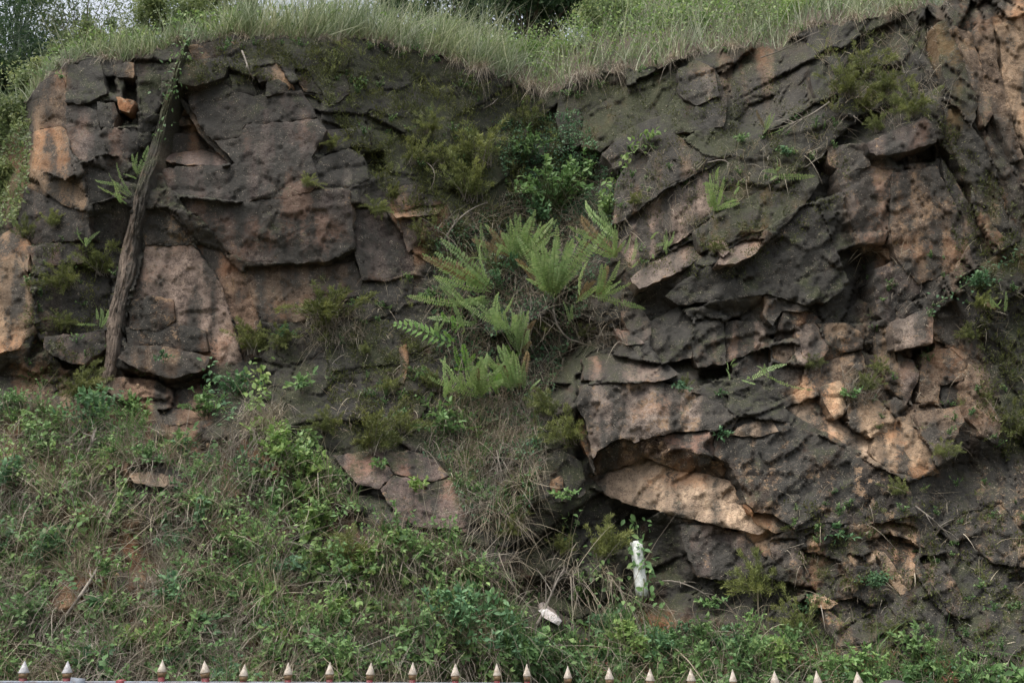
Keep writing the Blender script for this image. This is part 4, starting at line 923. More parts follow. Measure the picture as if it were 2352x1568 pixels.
LP = [   # leafy plants: u, v, half height, size class, colour, label
(1270,415,86,2,0,'large leafy shrub in the gully above the ferns'),(1205,330,50,1,0,'upright leafy shrub below the turf dip'),(1235,480,40,1,2,'dark leafy growth directly above the fern clumps'),(1340,380,44,1,0,'leafy shrub left of the brown slab'),
(1395,470,40,1,1,'yellowish leafy plant under the brown slab edge'),(1140,640,32,1,2,'blue-green leafy plant between the two upper fern clumps'),(1180,600,30,1,2,'fine leaved plant in the middle of the fern patch'),
(215,925,52,1,2,'blue-green leafy shrub in front of the stone rib foot'),(470,920,42,1,0,'leafy plant right of the red soil face'),(545,880,34,1,2,'dark leafy plant under the rusty slab'),(380,815,18,0,2,'seedling on the overhanging brown block'),
(325,845,22,0,0,'thin seedling against the shadow under the brown block'),(415,1000,28,0,0,'leafy seedling on the red soil'),(1022,962,50,1,0,'leafy plant with broad leaves below the lowest ferns'),(1045,1420,92,2,2,'big leafy bush near the bottom middle'),
(1100,1395,60,1,2,'right part bush with large leaves beside the big bottom bush'),(960,1450,56,1,0,'leafy bush left of the big bottom bush'),(690,872,30,0,0,'leafy plant at the shadow below the left shrubs'),(660,760,24,0,2,'seedling in front of the brown slab'),
(985,672,22,0,0,'seedling left of the fern patch'),(2105,1482,52,1,0,'upright leafy plant on the dark slope at the bottom right'),(985,1532,42,1,1,'bright leafy clump behind the fence in the middle'),(1285,1540,40,1,1,'bright leafy clump behind the fence right of the middle'),
(1365,1550,34,1,1,'low leafy clump at the fence below the white pipe'),(1975,1515,40,1,0,'leafy plant by the tan strip at the bottom right'),(900,1320,50,1,1,'leafy shrub under the pink slab'),(835,1290,44,1,1,'yellow-green leafy shrub by the dark hollow'),
(720,1190,46,1,1,'climbing yellow-green plant beside the dark hollow'),(735,1275,48,1,1,'yellow-green leafy plant lower in the dark hollow'),(560,1260,44,1,0,'leafy plant in the middle of the slope'),(640,1140,36,1,0,'leafy plant at the upper edge of the slope'),
(470,1150,36,1,0,'leafy plant right of the pale stone on the slope'),(395,1350,40,1,2,'dark leafy plant on the bare soil'),(250,1300,36,1,0,'leafy plant left of the bare soil'),(120,1250,46,1,2,'blue-green leafy patch at the left of the slope'),
(60,1400,50,1,0,'leafy plant at the lower left edge'),(215,1385,34,0,2,'broad leaf plant left on the lower slope'),(70,1530,30,1,1,'leafy clump behind the first fence spear'),(190,1520,24,0,0,'plant behind the second fence spear'),
(300,1470,34,0,1,'broad leaf plant above the gap in the fence'),(420,1480,40,1,0,'leafy plant above the third fence spear'),(540,1400,36,1,2,'broad leaved plant in the lower slope middle'),(620,1500,38,1,0,'leafy clump behind the fence left of the middle'),
(740,1480,40,1,0,'leafy clump above the spears left of the big bush'),(780,1400,40,1,1,'yellow leaved plant left of the bottom bush'),(1440,1455,44,1,1,'leafy growth below the white pipe'),(1520,1480,40,1,2,'leafy growth right below the white pipe'),
(1620,1450,38,1,0,'leafy plant under the purple slab'),(1700,1480,44,1,0,'leafy plant at the bottom right of the pipe'),(1790,1500,46,1,1,'leafy plant under the feathery shrub by the tan strip'),(1870,1530,40,1,0,'leafy clump left of the last fence spears'),
(1640,1380,24,0,0,'small plant on the dark soil right of the pipe'),(1350,1340,40,1,1,'leafy plant left of the white pipe foot'),(1250,1480,36,1,0,'leafy plant below the pale streaked stone'),(1560,1540,34,1,0,'leafy clump at the fence under the dark soil'),
(640,1020,50,1,1,'yellow-green leafy mass over the dark recess'),(700,1060,40,1,1,'trailing leafy plant left of the pink slab'),(100,1010,44,1,0,'leafy plant on the upper left slope'),(30,1080,40,1,2,'dark leafy plant at the left edge'),
(880,1060,22,0,0,'seedling at the top edge of the pink slab'),(960,1110,24,0,1,'thin seedling on the pink slab'),(1100,1120,30,0,0,'leafy plant among the dry stalks'),(1700,315,18,0,0,'small leaves on the mossy ridge'),
(1660,900,12,0,2,'tiny green plant on the dark boulder'),(1560,885,18,0,2,'small blue-green plant on the step of the grey boulder'),(1662,992,20,0,2,'tuft of grey-green leaves at the crack of the dark slab'),(1800,345,16,0,2,'tiny plant below the ridge'),
(2250,640,28,1,2,'dark leaves on the ridge at the right'),(1930,1220,26,0,2,'small plants on the dark speckled slope'),(2010,1330,24,1,2,'leafy tuft on the dark slope'),(1960,900,22,0,0,'small leaves above the grey dead tuft'),
(1870,1390,30,1,2,'leafy tuft above the tan strip'),(1300,1130,22,0,0,'small plant under the black boulder'),(1180,1480,36,1,2,'leafy plant right of the big bottom bush'),(480,1420,30,0,2,'broad leaf plant on the lower slope'),
]
for k, (u, v, r, sz, cl, lab) in enumerate(LP): plant('leafy_plant', lab, 'plant', (LEAF_S, LEAF_M, LEAF_L)[sz][cl], u, v, r * 1.15, 'leafy plants on the cliff and slope', sy=rgF.uniform(.95, 1.3), lean=rgF.uniform(.2, .5))

# ---------- vines: stem with leaves along a path on the face
def vine(label, path, lf, per, mat, stem=.006, off=.06, name='vine', jit=.05):
    P = np.array(path, float); rg = np.random.default_rng(abs(hash(label)) % 1 + int(P.sum()) % 9973)
    t = np.linspace(0, 1, 40); k = np.linspace(0, 1, len(P)); u = np.interp(t, k, P[:, 0]) + 3 * pn(t * 8, t * 0, int(P[0, 0])); v = np.interp(t, k, P[:, 1])
    S = surf(u, v, off); root = empty(name, S[0].tolist()); tag(root, label, 'vine', 'climbing vines on the cliff')
    tv, tq = tubes(S[None] - S[0], stem, stem * .5, 4); link('stem', mesh('stem', tv, tq, GREENSTEM), root)
    n = per; i = rg.integers(0, 40, n); B = S[i] - S[0] + rg.normal(0, jit, (n, 3)) * np.array((1.3, .5, 1)) - np.array((0, .03, 0))
    D = nrm(rg.normal(0, .7, (n, 3)) + np.array((0, -.4, -.25))); Nn = nrm(np.array((0, -.6, .75)) + rg.normal(0, .3, (n, 3))); Ln = lf * rg.uniform(.6, 1.2, n)
    V, Fc, Rr = leaves(B, D, Nn, Ln, Ln * .62, np.clip(.5 + rg.normal(0, .22, n), 0, 1), True)
    link('foliage', mesh('foliage', V, Fc, mat, {'rnd': Rr}), root)
vine('leafy vine climbing up over the white pipe', [(1472,1400),(1480,1340),(1472,1290),(1466,1250),(1462,1195)], .07, 95, LEAFY, off=.30, jit=.05)
vine('yellow-green vine creeping along the left edge of the brown slab', [(1395,460),(1410,420),(1430,390),(1455,345),(1480,318),(1510,305)], .075, 130, YLEAF)
vine('yellow-green vine hanging down the dark recess beside the rusty slab', [(590,840),(600,890),(595,930),(585,990)], .085, 120, YLEAF, off=.1)
vine('dark leafed vine hanging right of the brown overhang', [(480,850),(515,880),(510,930),(530,960)], .06, 110, BLUELEAF)
vine('vine with green leaves climbing the stone rib near the turf', [(440,72),(425,100),(412,150),(398,200),(385,250),(370,310)], .055, 120, LEAFY, off=.2)
vine('long vine trailing over the lower dark hollow', [(700,1120),(720,1180),(700,1240),(740,1300),(730,1370)], .08, 170, YLEAF)
vine('vine of fine leaves along the ridge at the right edge', [(2150,700),(2210,660),(2270,620),(2340,590)], .045, 70, BLUELEAF)
vine('vine trailing below the black boulder', [(1290,1180),(1330,1260),(1390,1330),(1420,1400)], .06, 90, LEAFY)

# ---------- bare branches and dead twigs
def branch(label, path, r0, r1, mat=TWIG, off=(.08, .25, .1), name='dead_branch', twigs=6, tl=.25):
    P = np.array(path, float); rg = np.random.default_rng(int(P.sum()))
    t = np.linspace(0, 1, 16); k = np.linspace(0, 1, len(P)); u = np.interp(t, k, P[:, 0]); v = np.interp(t, k, P[:, 1]); u = np.convolve(np.pad(u, 2, 'edge'), np.ones(5) / 5, 'valid'); v = np.convolve(np.pad(v, 2, 'edge'), np.ones(5) / 5, 'valid')
    Yb = look(DS, u, v); Yb = np.convolve(np.pad(Yb, 4, 'edge'), np.ones(9) / 9, 'valid') - np.interp(t, [0, .5, 1], off); S = at(u, v, Yb)
    root = empty(name, S[0].tolist()); tag(root, label, 'branch', 'bare branches and dead twigs on the cliff')
    tv, tq = tubes(S[None] - S[0], r0, r1, 5); link('stem', mesh('stem', tv, tq, mat), root)
    if twigs:
        i = rg.integers(4, 16, twigs); a = S[i] - S[0]; d = nrm(nrm(np.gradient(S, axis=0))[i] + rg.normal(0, .7, (twigs, 3))); c = a + d * tl * rg.uniform(.4, 1, twigs)[:, None]
        b = (a + c) / 2 + rg.normal(0, .03, (twigs, 3)); W = bez(a, b, c, 6)
        for q in range(twigs):
            tv, tq = tubes(W[q:q + 1], r1 * 1.1, r1 * .4, 3); link('twig', mesh('twig', tv, tq, mat), root)
branch('pale bare branch arching left above the ferns', [(1010,570),(1035,525),(1060,495),(1100,470),(1125,465)], .012, .006)
branch('bare stem bending down right of the central ferns', [(1268,690),(1272,730),(1290,765),(1315,785)], .018, .01, twigs=4)
branch('dead twig with split end on the upper left tan block', [(555,115),(565,140),(572,165),(585,185)], .014, .006, twigs=5, tl=.12)
branch('dead grey twigs trailing along the upper right ridge', [(1910,232),(1870,260),(1840,275),(1800,292)], .012, .005, twigs=12, tl=.35)
branch('dead root tuft hanging over the mossy ridge', [(1620,375),(1660,365),(1680,380),(1690,410)], .008, .004, twigs=14, tl=.22)
branch('long dead stem bridging the turf corner at the upper right', [(1740,135),(1800,115),(1850,85),(1890,70)], .008, .004, twigs=3)
branch('thin leafless stems in the dark hollow at the lower left', [(700,1250),(750,1270),(780,1310),(800,1350)], .012, .006, twigs=10, tl=.4)
branch('pale stalk lying across the left slope', [(190,1080),(205,1040),(215,1000),(222,980)], .014, .008, twigs=3)
branch('grey stalk fallen down the lower left slope', [(110,1470),(170,1390),(215,1320),(225,1300)], .016, .008, twigs=6)
branch('dead woody stem below the white pipe', [(1230,1440),(1260,1380),(1280,1330),(1300,1300)], .012, .006, twigs=8, tl=.3)
branch('bare twig under the lowest ferns', [(1120,860),(1125,900),(1132,930)], .01, .006, twigs=3)
branch('dead twigs in the middle of the dark slab above the ferns', [(1110,250),(1130,240),(1145,225)], .007, .004, twigs=6, tl=.15)
branch('drooping dead straw at the orange nook', [(975,370),(995,385),(1000,410),(985,440)], .006, .003, twigs=8, tl=.2)
branch('white dead twigs on the dark slope at the far right', [(2100,1160),(2140,1190),(2180,1230)], .008, .004, twigs=7, tl=.2)
branch('dry stem lying on the lower right slab', [(1500,1340),(1540,1330),(1600,1350),(1640,1380)], .008, .004, twigs=6, tl=.25)

# ------------------------------------------------------------------ ground cover nobody could count
def scatter(poly, n, rg, clump=.0, cs=60.0, seed=0):
    P = np.array(poly, float); x0, y0 = P.min(0); x1, y1 = P.max(0); U = []; V = []; got = 0
    while got < n:
        u = rg.uniform(x0, x1, n * 2); v = rg.uniform(y0, y1, n * 2); k = polysd(poly, u, v) < 0
        if clump > 0: k &= (fbm(u / cs, v / cs, seed + 880, 3) * 1.6 + rg.normal(0, .25, len(u))) > (clump - .5)
        for q, c in enumerate(CLEAR + BARE): k &= (polysd(c, u, v) + 14 * fbm(u / 22, v / 22, 888, 2) > 0) | (rg.random(len(u)) < (.06 if q < len(CLEAR) else .13))
        U.append(u[k]); V.append(v[k]); got += k.sum()
        if k.sum() == 0: break
    return np.concatenate(U)[:n], np.concatenate(V)[:n]

rgS = np.random.default_rng(21)
BARE = [[(240,1200),(330,1190),(350,1290),(300,1400),(240,1340)], [(60,1030),(120,1040),(100,1080),(40,1075)], [(640,1130),(700,1150),(860,1190),(850,1270),(760,1330),(690,1300),(660,1220)], [(120,1330),(190,1330),(180,1400),(110,1390)], [(540,1200),(590,1230),(560,1290),(520,1260)], [(1180,1330),(1400,1360),(1400,1460),(1300,1500),(1200,1470)], [(1500,1400),(1700,1420),(1690,1460),(1520,1450)], [(330,960),(500,990),(480,1030),(340,1010)], [(560,990),(640,1010),(640,1080),(560,1070)]]
CLEAR = [[(1432,1236),(1500,1236),(1508,1392),(1445,1392)], [(280,1070),(425,1080),(430,1130),(290,1120)], [(1215,1380),(1310,1385),(1310,1450),(1215,1450)], [(780,1050),(900,1045),(1000,1075),(1060,1160),(1080,1190),(960,1200),(860,1140)], [(1890,1400),(1990,1540),(1950,1540)]]
A_SLOPE = [(-150,930),(250,950),(480,1010),(640,1020),(760,1080),(860,1200),(1000,1230),(1200,1260),(1400,1340),(1560,1400),(1700,1420),(1850,1480),(2000,1560),(2000,1680),(-150,1680)]
A_LEFT = [(-150,930),(250,950),(480,1010),(640,1020),(760,1080),(860,1200),(1000,1230),(1150,1300),(1150,1680),(-150,1680)]
A_TANGLE = [(1040,930),(1240,920),(1250,1050),(1210,1180),(1190,1230),(1080,1200),(1020,1060),(960,1040)]
A_FERN = [(1000,520),(1180,440),(1400,420),(1420,560),(1320,760),(1260,920),(1030,930),(990,760)]
A_MOSS = [(640,110),(900,110),(1250,230),(1330,420),(1240,620),(1020,640),(860,420),(760,260)]
A_BR = [(1520,1430),(1700,1450),(1850,1480),(2100,1520),(2352,1530),(2840,1500),(2840,1700),(1400,1660),(1410,1430)]

def stuff(name, label, cat, parts, mat):
    V, Fc, Rr = join(parts); o = link(name, mesh(name, V, Fc, mat, {'rnd': Rr})); tag(o, label, cat, kind='stuff'); return o

def dry_on(poly, n, l0, l1, clump=.35, down=.55, seed=0, w=.0028):
    u, v = scatter(poly, n, rgS, clump, 70, seed); m = len(u); P = surf(u, v, .01); Nn = snormal(u, v)
    D = nrm(Nn * rgS.uniform(.2, 1.0, (m, 1)) + rgS.normal(0, .55, (m, 3)) + np.array((0, -.1, .35))); B = rgS.normal(0, .3, (m, 3)) + np.array((0, -.1, -down)) * rgS.uniform(.3, 1.6, (m, 1))
    return blades(P, D, B, rgS.uniform(l0, l1, m), rgS.uniform(.6, 1.4, m) * w, np.clip(rgS.normal(.5, .25, m), 0, 1), 4)
def green_on(poly, n, l0, l1, clump=.5, seed=3, w=.0035):
    u, v = scatter(poly, n, rgS, clump, 80, seed); m = len(u); P = surf(u, v, .01)
    D = nrm(np.array((0, -.35, 1.0)) + rgS.normal(0, .35, (m, 3))); B = rgS.normal(0, .25, (m, 3)) + np.array((0, -.15, -.35)) * rgS.uniform(0, 1.5, (m, 1))
    return blades(P, D, B, rgS.uniform(l0, l1, m), rgS.uniform(.6, 1.4, m) * w, np.clip(rgS.normal(.45, .25, m), 0, 1), 3)
def leaves_on(poly, n, l0, l1, clump=.45, seed=6, off=(.02, .14), cs=55):
    u, v = scatter(poly, n, rgS, clump, cs, seed); m = len(u); P = at(u, v, look(DR, u, v) - rgS.uniform(*off, m))
    D = nrm(rgS.normal(0, .8, (m, 3)) + np.array((0, -.35, -.1))); Nn = nrm(np.array((0, -.6, .75)) + rgS.normal(0, .35, (m, 3))); L = rgS.uniform(l0, l1, m)
    c = fbm(u / 90, v / 90, 777, 2)
    return leaves(P, D, Nn, L, L * rgS.uniform(.45, .7, m), np.clip(.42 + .5 * c + rgS.normal(0, .2, m), 0, 1))

stuff('dry_grass', 'grey-brown dead grass and straw lying over the earth slope', 'dry grass', [dry_on(A_LEFT, 18000, .12, .40, .30, w=.0032), dry_on(A_BR, 3200, .1, .34, .5, seed=2), dry_on(A_SLOPE, 5000, .25, .65, .5, seed=5, w=.0032)], DRY)
stuff('dry_stalks', 'tangled grey dry stalks below the ferns in the middle', 'dry stalks', [dry_on(A_TANGLE, 2600, .12, .42, .25, .7, seed=8), dry_on(A_FERN, 3600, .15, .45, .35, .6, seed=9), dry_on([(560,960),(640,950),(640,1040),(560,1000)], 500, .15, .4, 0, .9),
      dry_on([(700,700),(830,700),(840,780),(700,800)], 500, .1, .3, 0, .7), dry_on([(1930,860),(2010,850),(2010,930),(1940,930)], 350, .08, .2, 0, .3), dry_on([(1340,700),(1440,690),(1440,800),(1340,800)], 300, .12, .3, 0, .5)], DRY)
stuff('slope_grass', 'short green grass in clumps on the earth slope', 'grass', [green_on(A_LEFT, 5200, .10, .30, .65), green_on(A_BR, 1900, .12, .42, .6, 4), green_on([(1150,1400),(1450,1450),(1450,1600),(1150,1600)], 900, .12, .4, .5, 5), green_on(A_TANGLE, 500, .1, .25, .4, 5)], SGRASS)
stuff('creeping_leaves', 'small green creeper leaves spread over the earth slope', 'creeper', [leaves_on(A_LEFT, 8500, .03, .085, .58), leaves_on(A_BR, 6000, .03, .085, .45, 7), leaves_on([(1150,1320),(1450,1400),(1450,1620),(1150,1620)], 2600, .03, .08, .5, 8)], LEAFY)
stuff('pale_creeping_leaves', 'yellow-green creeper leaves on the lower slope beside the dark hollow', 'creeper', [leaves_on([(560,1050),(860,1180),(1000,1260),(1120,1330),(1150,1600),(640,1600),(560,1300)], 3000, .03, .075, .6, 12), leaves_on([(580,960),(720,980),(760,1080),(640,1080)], 900, .03, .07, .3, 13), leaves_on([(0,960),(240,960),(260,1100),(0,1100)], 900, .025, .055, .5, 14)], YLEAF)
def thicket(poly, n, r0, r1, seed, nb=12, per=11, lf=.2):
    """low bushes grown into one mass: stems with leaves, rooted on the slope"""
    rg = np.random.default_rng(seed); u, v = scatter(poly, n, rg, .42, 120, seed); parts = []
    for q in range(len(u)):
        Y = float(look(DR, u[q], v[q])); r = size(rg.uniform(r0, r1), Y); o = at(u[q], v[q], Y)
        a = rg.uniform(0, 6.28, nb); ti = rg.beta(1.4, 1.4, nb) * 1.2; d = np.stack([np.cos(a) * np.sin(ti), np.sin(a) * np.sin(ti) * .8 - .25, np.cos(ti)], -1); L = rg.uniform(.4, 1.1, nb) * r * 1.7
        i = np.repeat(np.arange(nb), per); t = np.clip(rg.beta(2, 1.1, nb * per), .1, 1); P = o + d[i] * (L[i] * t)[:, None] - np.array((0, 0, .25)) * (L[i] * t * t)[:, None]; m = len(P)
        D = nrm(d[i] * .5 + rg.normal(0, .7, P.shape) + np.array((0, -.25, .0))); Nn = nrm(np.array((0, -.5, .85)) + rg.normal(0, .35, P.shape)); Ln = np.minimum(lf * r, .05) * rg.uniform(.7, 1.5, m)
        parts.append(leaves(P, D, Nn, Ln, Ln * rg.uniform(.45, .65), np.clip(rg.normal(.35, .12) + .3 * t + rg.normal(0, .15, m), 0, 1)))
        Bd = blades(np.tile(o, (nb, 1)), d, np.tile((0, 0, -.25), (nb, 1)), L, .004, np.full(nb, .15), 3, rg=rg); parts.append(Bd)
    return join(parts)
def moss_spray(poly, n, r0, r1, seed, nb=10, per=26):
    """small feathery sprays"""
    rg = np.random.default_rng(seed); u, v = scatter(poly, n, rg, .45, 80, seed); parts = []
    for q in range(len(u)):
        Y = float(look(DR, u[q], v[q])); r = size(rg.uniform(r0, r1), Y) * 1.7; a = rg.uniform(0, 6.28, nb); ti = rg.beta(1.4, 1.4, nb) * 1.3
        d = np.stack([np.cos(a) * np.sin(ti), np.sin(a) * np.sin(ti) * .8 - .2, np.cos(ti)], -1); L = rg.uniform(.35, 1.1, nb) * r; i = np.repeat(np.arange(nb), per); t = np.clip(rg.beta(2.4, 1.2, nb * per), .1, 1); m = nb * per
        P = at(u[q], v[q], Y) + d[i] * (L[i] * t)[:, None] - np.array((0, 0, .2)) * (L[i] * t * t)[:, None] + rg.normal(0, .03 * r, (m, 3))
        parts.append(kites(P, nrm(d[i] * .8 + rg.normal(0, .55, P.shape)), nrm(rg.normal(0, 1, P.shape)), r * rg.uniform(.06, .14, m), r * rg.uniform(.007, .015, m), np.clip(.1 + .5 * t + rg.normal(0, .15, m) + rg.normal(0, .1), 0, 1)))
    return join(parts)
A_UP = [(0,930),(240,930),(480,990),(640,1000),(760,1060),(760,1180),(500,1120),(200,1060),(0,1050)]
stuff('undergrowth', 'tangled leafy undergrowth of low bushes over the earth slope', 'undergrowth', [thicket(A_LEFT, 70, 26, 55, 41), thicket(A_LEFT, 26, 60, 95, 47, 16, 12, .12), thicket([(560,1000),(760,1060),(900,1220),(1120,1300),(1150,1560),(640,1560)], 20, 55, 90, 48, 16, 12, .14), thicket([(80,180),(300,130),(600,85),(900,95),(1250,210),(1560,130),(1850,60),(1850,85),(1560,165),(1250,250),(900,125),(600,110),(300,160),(100,210)], 34, 9, 22, 49, 7, 8, .3), thicket(A_BR, 58, 26, 56, 42), thicket(A_UP, 26, 24, 50, 43)], LEAFY)
stuff('dark_undergrowth', 'blue-green leafy undergrowth scattered over the slope', 'undergrowth', [thicket(A_LEFT, 55, 26, 60, 44), thicket(A_BR, 38, 26, 56, 45), thicket([(1150,1320),(1450,1400),(1450,1600),(1150,1600)], 20, 24, 50, 46)], BLUELEAF)
BANK = [(-150,240),(60,245),(72,330),(66,420),(36,510),(-150,560)]
stuff('bank_leaves', 'green leaves and weeds covering the bank left of the tan corner', 'weeds', [leaves_on(BANK, 3600, .03, .07, .1, 51, (.02, .3)), thicket(BANK, 30, 24, 46, 52), green_on(BANK, 700, .12, .35, .3, 53)], TREEL)
A_RIDGE = [(1420,330),(1640,370),(1920,220),(1960,300),(1880,380),(1640,500),(1440,660),(1420,560)]
A_UR = [(1880,90),(2150,60),(2180,250),(2050,300),(1900,260)]; A_LR = [(1750,1130),(2352,1100),(2800,1000),(2800,1540),(1900,1540)]; A_MID = [(720,640),(1000,640),(1010,1000),(760,1000)]; A_LF = [(60,480),(300,470),(280,900),(60,900)]; A_RM = [(1950,560),(2340,560),(2340,1050),(2000,1000)]
stuff('leaf_sprigs', 'small green leaf sprigs dotted over the rock faces', 'sprigs', [thicket(A_MOSS, 60, 9, 22, 61, 6, 8, .3), thicket(A_RIDGE, 46, 7, 17, 62, 6, 8, .3), thicket(A_LR, 110, 7, 19, 63, 6, 8, .3), thicket(A_MID, 34, 9, 24, 64, 6, 8, .3), thicket(A_LF, 24, 8, 18, 65, 6, 8, .3), thicket(A_RM, 40, 7, 18, 66, 6, 8, .3), thicket(A_TANGLE, 30, 14, 32, 67, 8, 9, .25)], LEAFY)
stuff('olive_sprigs', 'fine olive sprigs growing from the cracks of the dark rock', 'sprigs', [moss_spray(A_MOSS, 80, 14, 34, 71), moss_spray(A_UR, 26, 14, 34, 72), moss_spray(A_MID, 26, 12, 30, 73), moss_spray(A_LF, 16, 12, 26, 74), moss_spray(A_RM, 24, 10, 24, 75), moss_spray(A_LR, 44, 10, 26, 76), moss_spray([(2352,100),(2800,0),(2800,1000),(2352,1000)], 50, 14, 40, 78), moss_spray(A_TANGLE, 14, 16, 34, 77)], FEATHER)
stuff('dead_twigs', 'grey dead twigs and straw caught on the right hand ledges', 'twigs', [dry_on(A_RIDGE, 520, .08, .3, .45, .5, 81), dry_on(A_UR, 700, .08, .32, .3, .4, 82), dry_on(A_LR, 500, .06, .25, .5, .6, 83), dry_on(A_RM, 260, .06, .22, .5, .5, 84), dry_on(A_MID, 260, .06, .22, .5, .6, 85)], DRY)
stuff('gully_leaves', 'fine dark green leaves filling the gully round the ferns', 'undergrowth', [leaves_on(A_FERN, 5200, .022, .05, .35, 15), leaves_on([(1130,280),(1330,250),(1420,420),(1400,520),(1180,520)], 3600, .022, .055, .35, 16), leaves_on(A_TANGLE, 1500, .02, .045, .4, 17)], BLUELEAF)
def moss_on(poly, n, clump, seed, l=(.02, .055), o=(.0, .05)):
    u, v = scatter(poly, n, rgS, clump, 45, seed); m = len(u); P = at(u, v, look(DR, u, v) - rgS.uniform(*o, m))
    D = nrm(np.array((0, -.6, .5)) + rgS.normal(0, .7, (m, 3))); return kites(P, D, nrm(rgS.normal(0, 1, (m, 3))), rgS.uniform(*l, m), rgS.uniform(.003, .008, m), np.clip(rgS.normal(.4, .25, m), 0, 1))
stuff('moss_tufts', 'olive moss and tiny tufts clinging to the dark rock faces', 'moss', [moss_on(A_MOSS, 16000, .58, 20, (.03, .085), (0, .1)), moss_on([(1280,180),(1560,140),(1950,200),(1950,480),(1700,640),(1450,640),(1340,420)], 9000, .72, 21, (.015, .04), (0, .02)),
      moss_on([(400,90),(800,95),(800,180),(430,200)], 3000, .6, 22), moss_on([(740,740),(1000,740),(1000,1000),(760,1000)], 4000, .6, 23), moss_on([(2150,240),(2352,500),(2352,1100),(2250,1000)], 4000, .65, 24), moss_on([(1800,1150),(2352,1150),(2352,1560),(1900,1560)], 6000, .75, 25, (.015, .04), (0, .02)), moss_on([(60,560),(250,560),(250,900),(60,900)], 2500, .65, 26)], MOSS)
stuff('seed_heads', 'small red-brown seed heads among the grass near the fence', 'seed heads', [moss_on([(1300,1430),(1500,1440),(1500,1568),(1300,1568)], 500, .7, 30, (.02, .05), (.05, .2)), moss_on([(1780,1480),(2200,1500),(2200,1568),(1780,1568)], 500, .7, 31, (.02, .05), (.05, .2))], RED)

# ------------------------------------------------------------------ hilltop, its grass and trees
hu = np.r_[np.arange(-500, -60, 14), np.arange(-60, 2412, 4), np.arange(2412, 2860, 14)].astype(float); T0 = np.stack([np.interp(hu, cu, SHEET_TOP[:, k]) for k in range(3)], -1)
tr = np.array([0, .05, .15, .4, .8, 1.4, 2.2, 3.4, 5, 7, 10, 14, 20])
slp = np.interp(hu, [-500, 0, 80, 400, 900, 1150, 1300, 1450, 1900, 2200, 2860], [.25, .25, .3, .5, .55, .80, .92, .85, .80, .55, .5])
def hill(u, t):
    b = np.stack([np.interp(u, hu, T0[:, k]) for k in range(3)], -1); s = np.interp(u, hu, slp)
    cap = np.interp(u, [500, 1000, 1200, 1350, 1500], [1.0, 1.1, 1.3, 2.0, 5.0]); z = s * np.minimum(t, cap) + .22 * np.maximum(t - cap, 0) + .26 * fbm(u / 80, t * 1.2, 990, 3) * np.minimum(1, t * 2)
    out = b.copy(); out[..., 0] *= (1 + t / np.maximum(b[..., 1], 1)); out[..., 1] += t; out[..., 2] += z + .03 * (t > .02)
    return out
HU, HT = np.meshgrid(hu, tr); HP = hill(HU.ravel(), HT.ravel()); ix = np.arange(HU.size).reshape(HU.shape)
HQ = np.stack([ix[:-1, :-1], ix[:-1, 1:], ix[1:, 1:], ix[1:, :-1]], -1).reshape(-1, 4)
EARTH = simple('earth', (.085, .062, .042), .95, .4, 6, (.055, .05, .028))
tag(link('hilltop', mesh('hilltop', HP, HQ, EARTH)), 'earth of the hilltop behind the cliff edge', 'hillside', kind='structure')

def curtain(poly, n, l0, l1, seed):
    u, v = scatter(poly, n, rgS, .72, 42, seed); m = len(u); P = surf(u, v, .05); D = nrm(np.array((0, -.7, .4)) + rgS.normal(0, .45, (m, 3))); B = np.array((0, -.1, -1.0)) * rgS.uniform(.3, 1.4, (m, 1)) + rgS.normal(0, .3, (m, 3))
    return blades(P, D, B, rgS.uniform(l0, l1, m), rgS.uniform(.002, .0042, m), np.clip(rgS.normal(.62, .22, m), 0, 1), 5)
stuff('straw_curtains', 'bunches of long grey dry stems hanging down over the slope', 'dry grass', [curtain(A_LEFT, 1900, .2, .5, 91), curtain(A_TANGLE, 300, .2, .45, 92), curtain([(560,900),(660,900),(660,1060),(560,1040)], 220, .25, .5, 93), curtain([(1300,1300),(1460,1320),(1460,1440),(1300,1440)], 170, .25, .5, 94), curtain(A_FERN, 350, .2, .45, 95)], DRY)
def lip_grass(n, u0, u1, t0, t1, l0, l1, w, dry=.0, lean=0., seed=0, fall=.35):
    u = rgS.uniform(u0, u1, n); t = t0 + (t1 - t0) * rgS.random(n) ** 1.4; P = hill(u, t); m = n
    hgt = .8 + .9 * fbm(u / 38, t * 2, 660 + seed, 3)
    D = nrm(np.array((lean, -.12, 1.0)) + rgS.normal(0, .32, (m, 3)) + (fbm(u / 55, t, 610 + seed, 2) * .7)[:, None] * np.array((1, 0, 0))); B = rgS.normal(0, .18, (m, 3)) + np.array((lean * .5, -.12, -fall)) * rgS.uniform(0, 1.3, (m, 1))
    return blades(P, D, B, rgS.uniform(l0, l1, m) * hgt, rgS.uniform(.6, 1.4, m) * w, np.clip(rgS.normal(.45 + dry, .3, m) + .35 * fbm(u / 60, t * 2, 630 + seed, 2), 0, 1), 4)
stuff('tall_grass', 'tall pale green grass along the top edge of the cliff', 'grass', [lip_grass(3200, 520, 1180, .0, 1.4, .45, 1.05, .006, .08, .12, 1), lip_grass(3000, 1100, 2150, .0, 3.4, .3, .75, .0058, .05, .05, 2), lip_grass(1900, 60, 560, .0, .9, .2, .55, .0055, .0, .1, 3), lip_grass(1400, 2150, 2700, 0, .8, .1, .35, .004, 0, 0, 4), lip_grass(900, -300, 60, 0, 1.5, .2, .5, .005, -.1, 0, 5), lip_grass(1500, 1300, 1950, 2.0, 6.0, .4, .9, .007, .0, .05, 6)], GRASS)
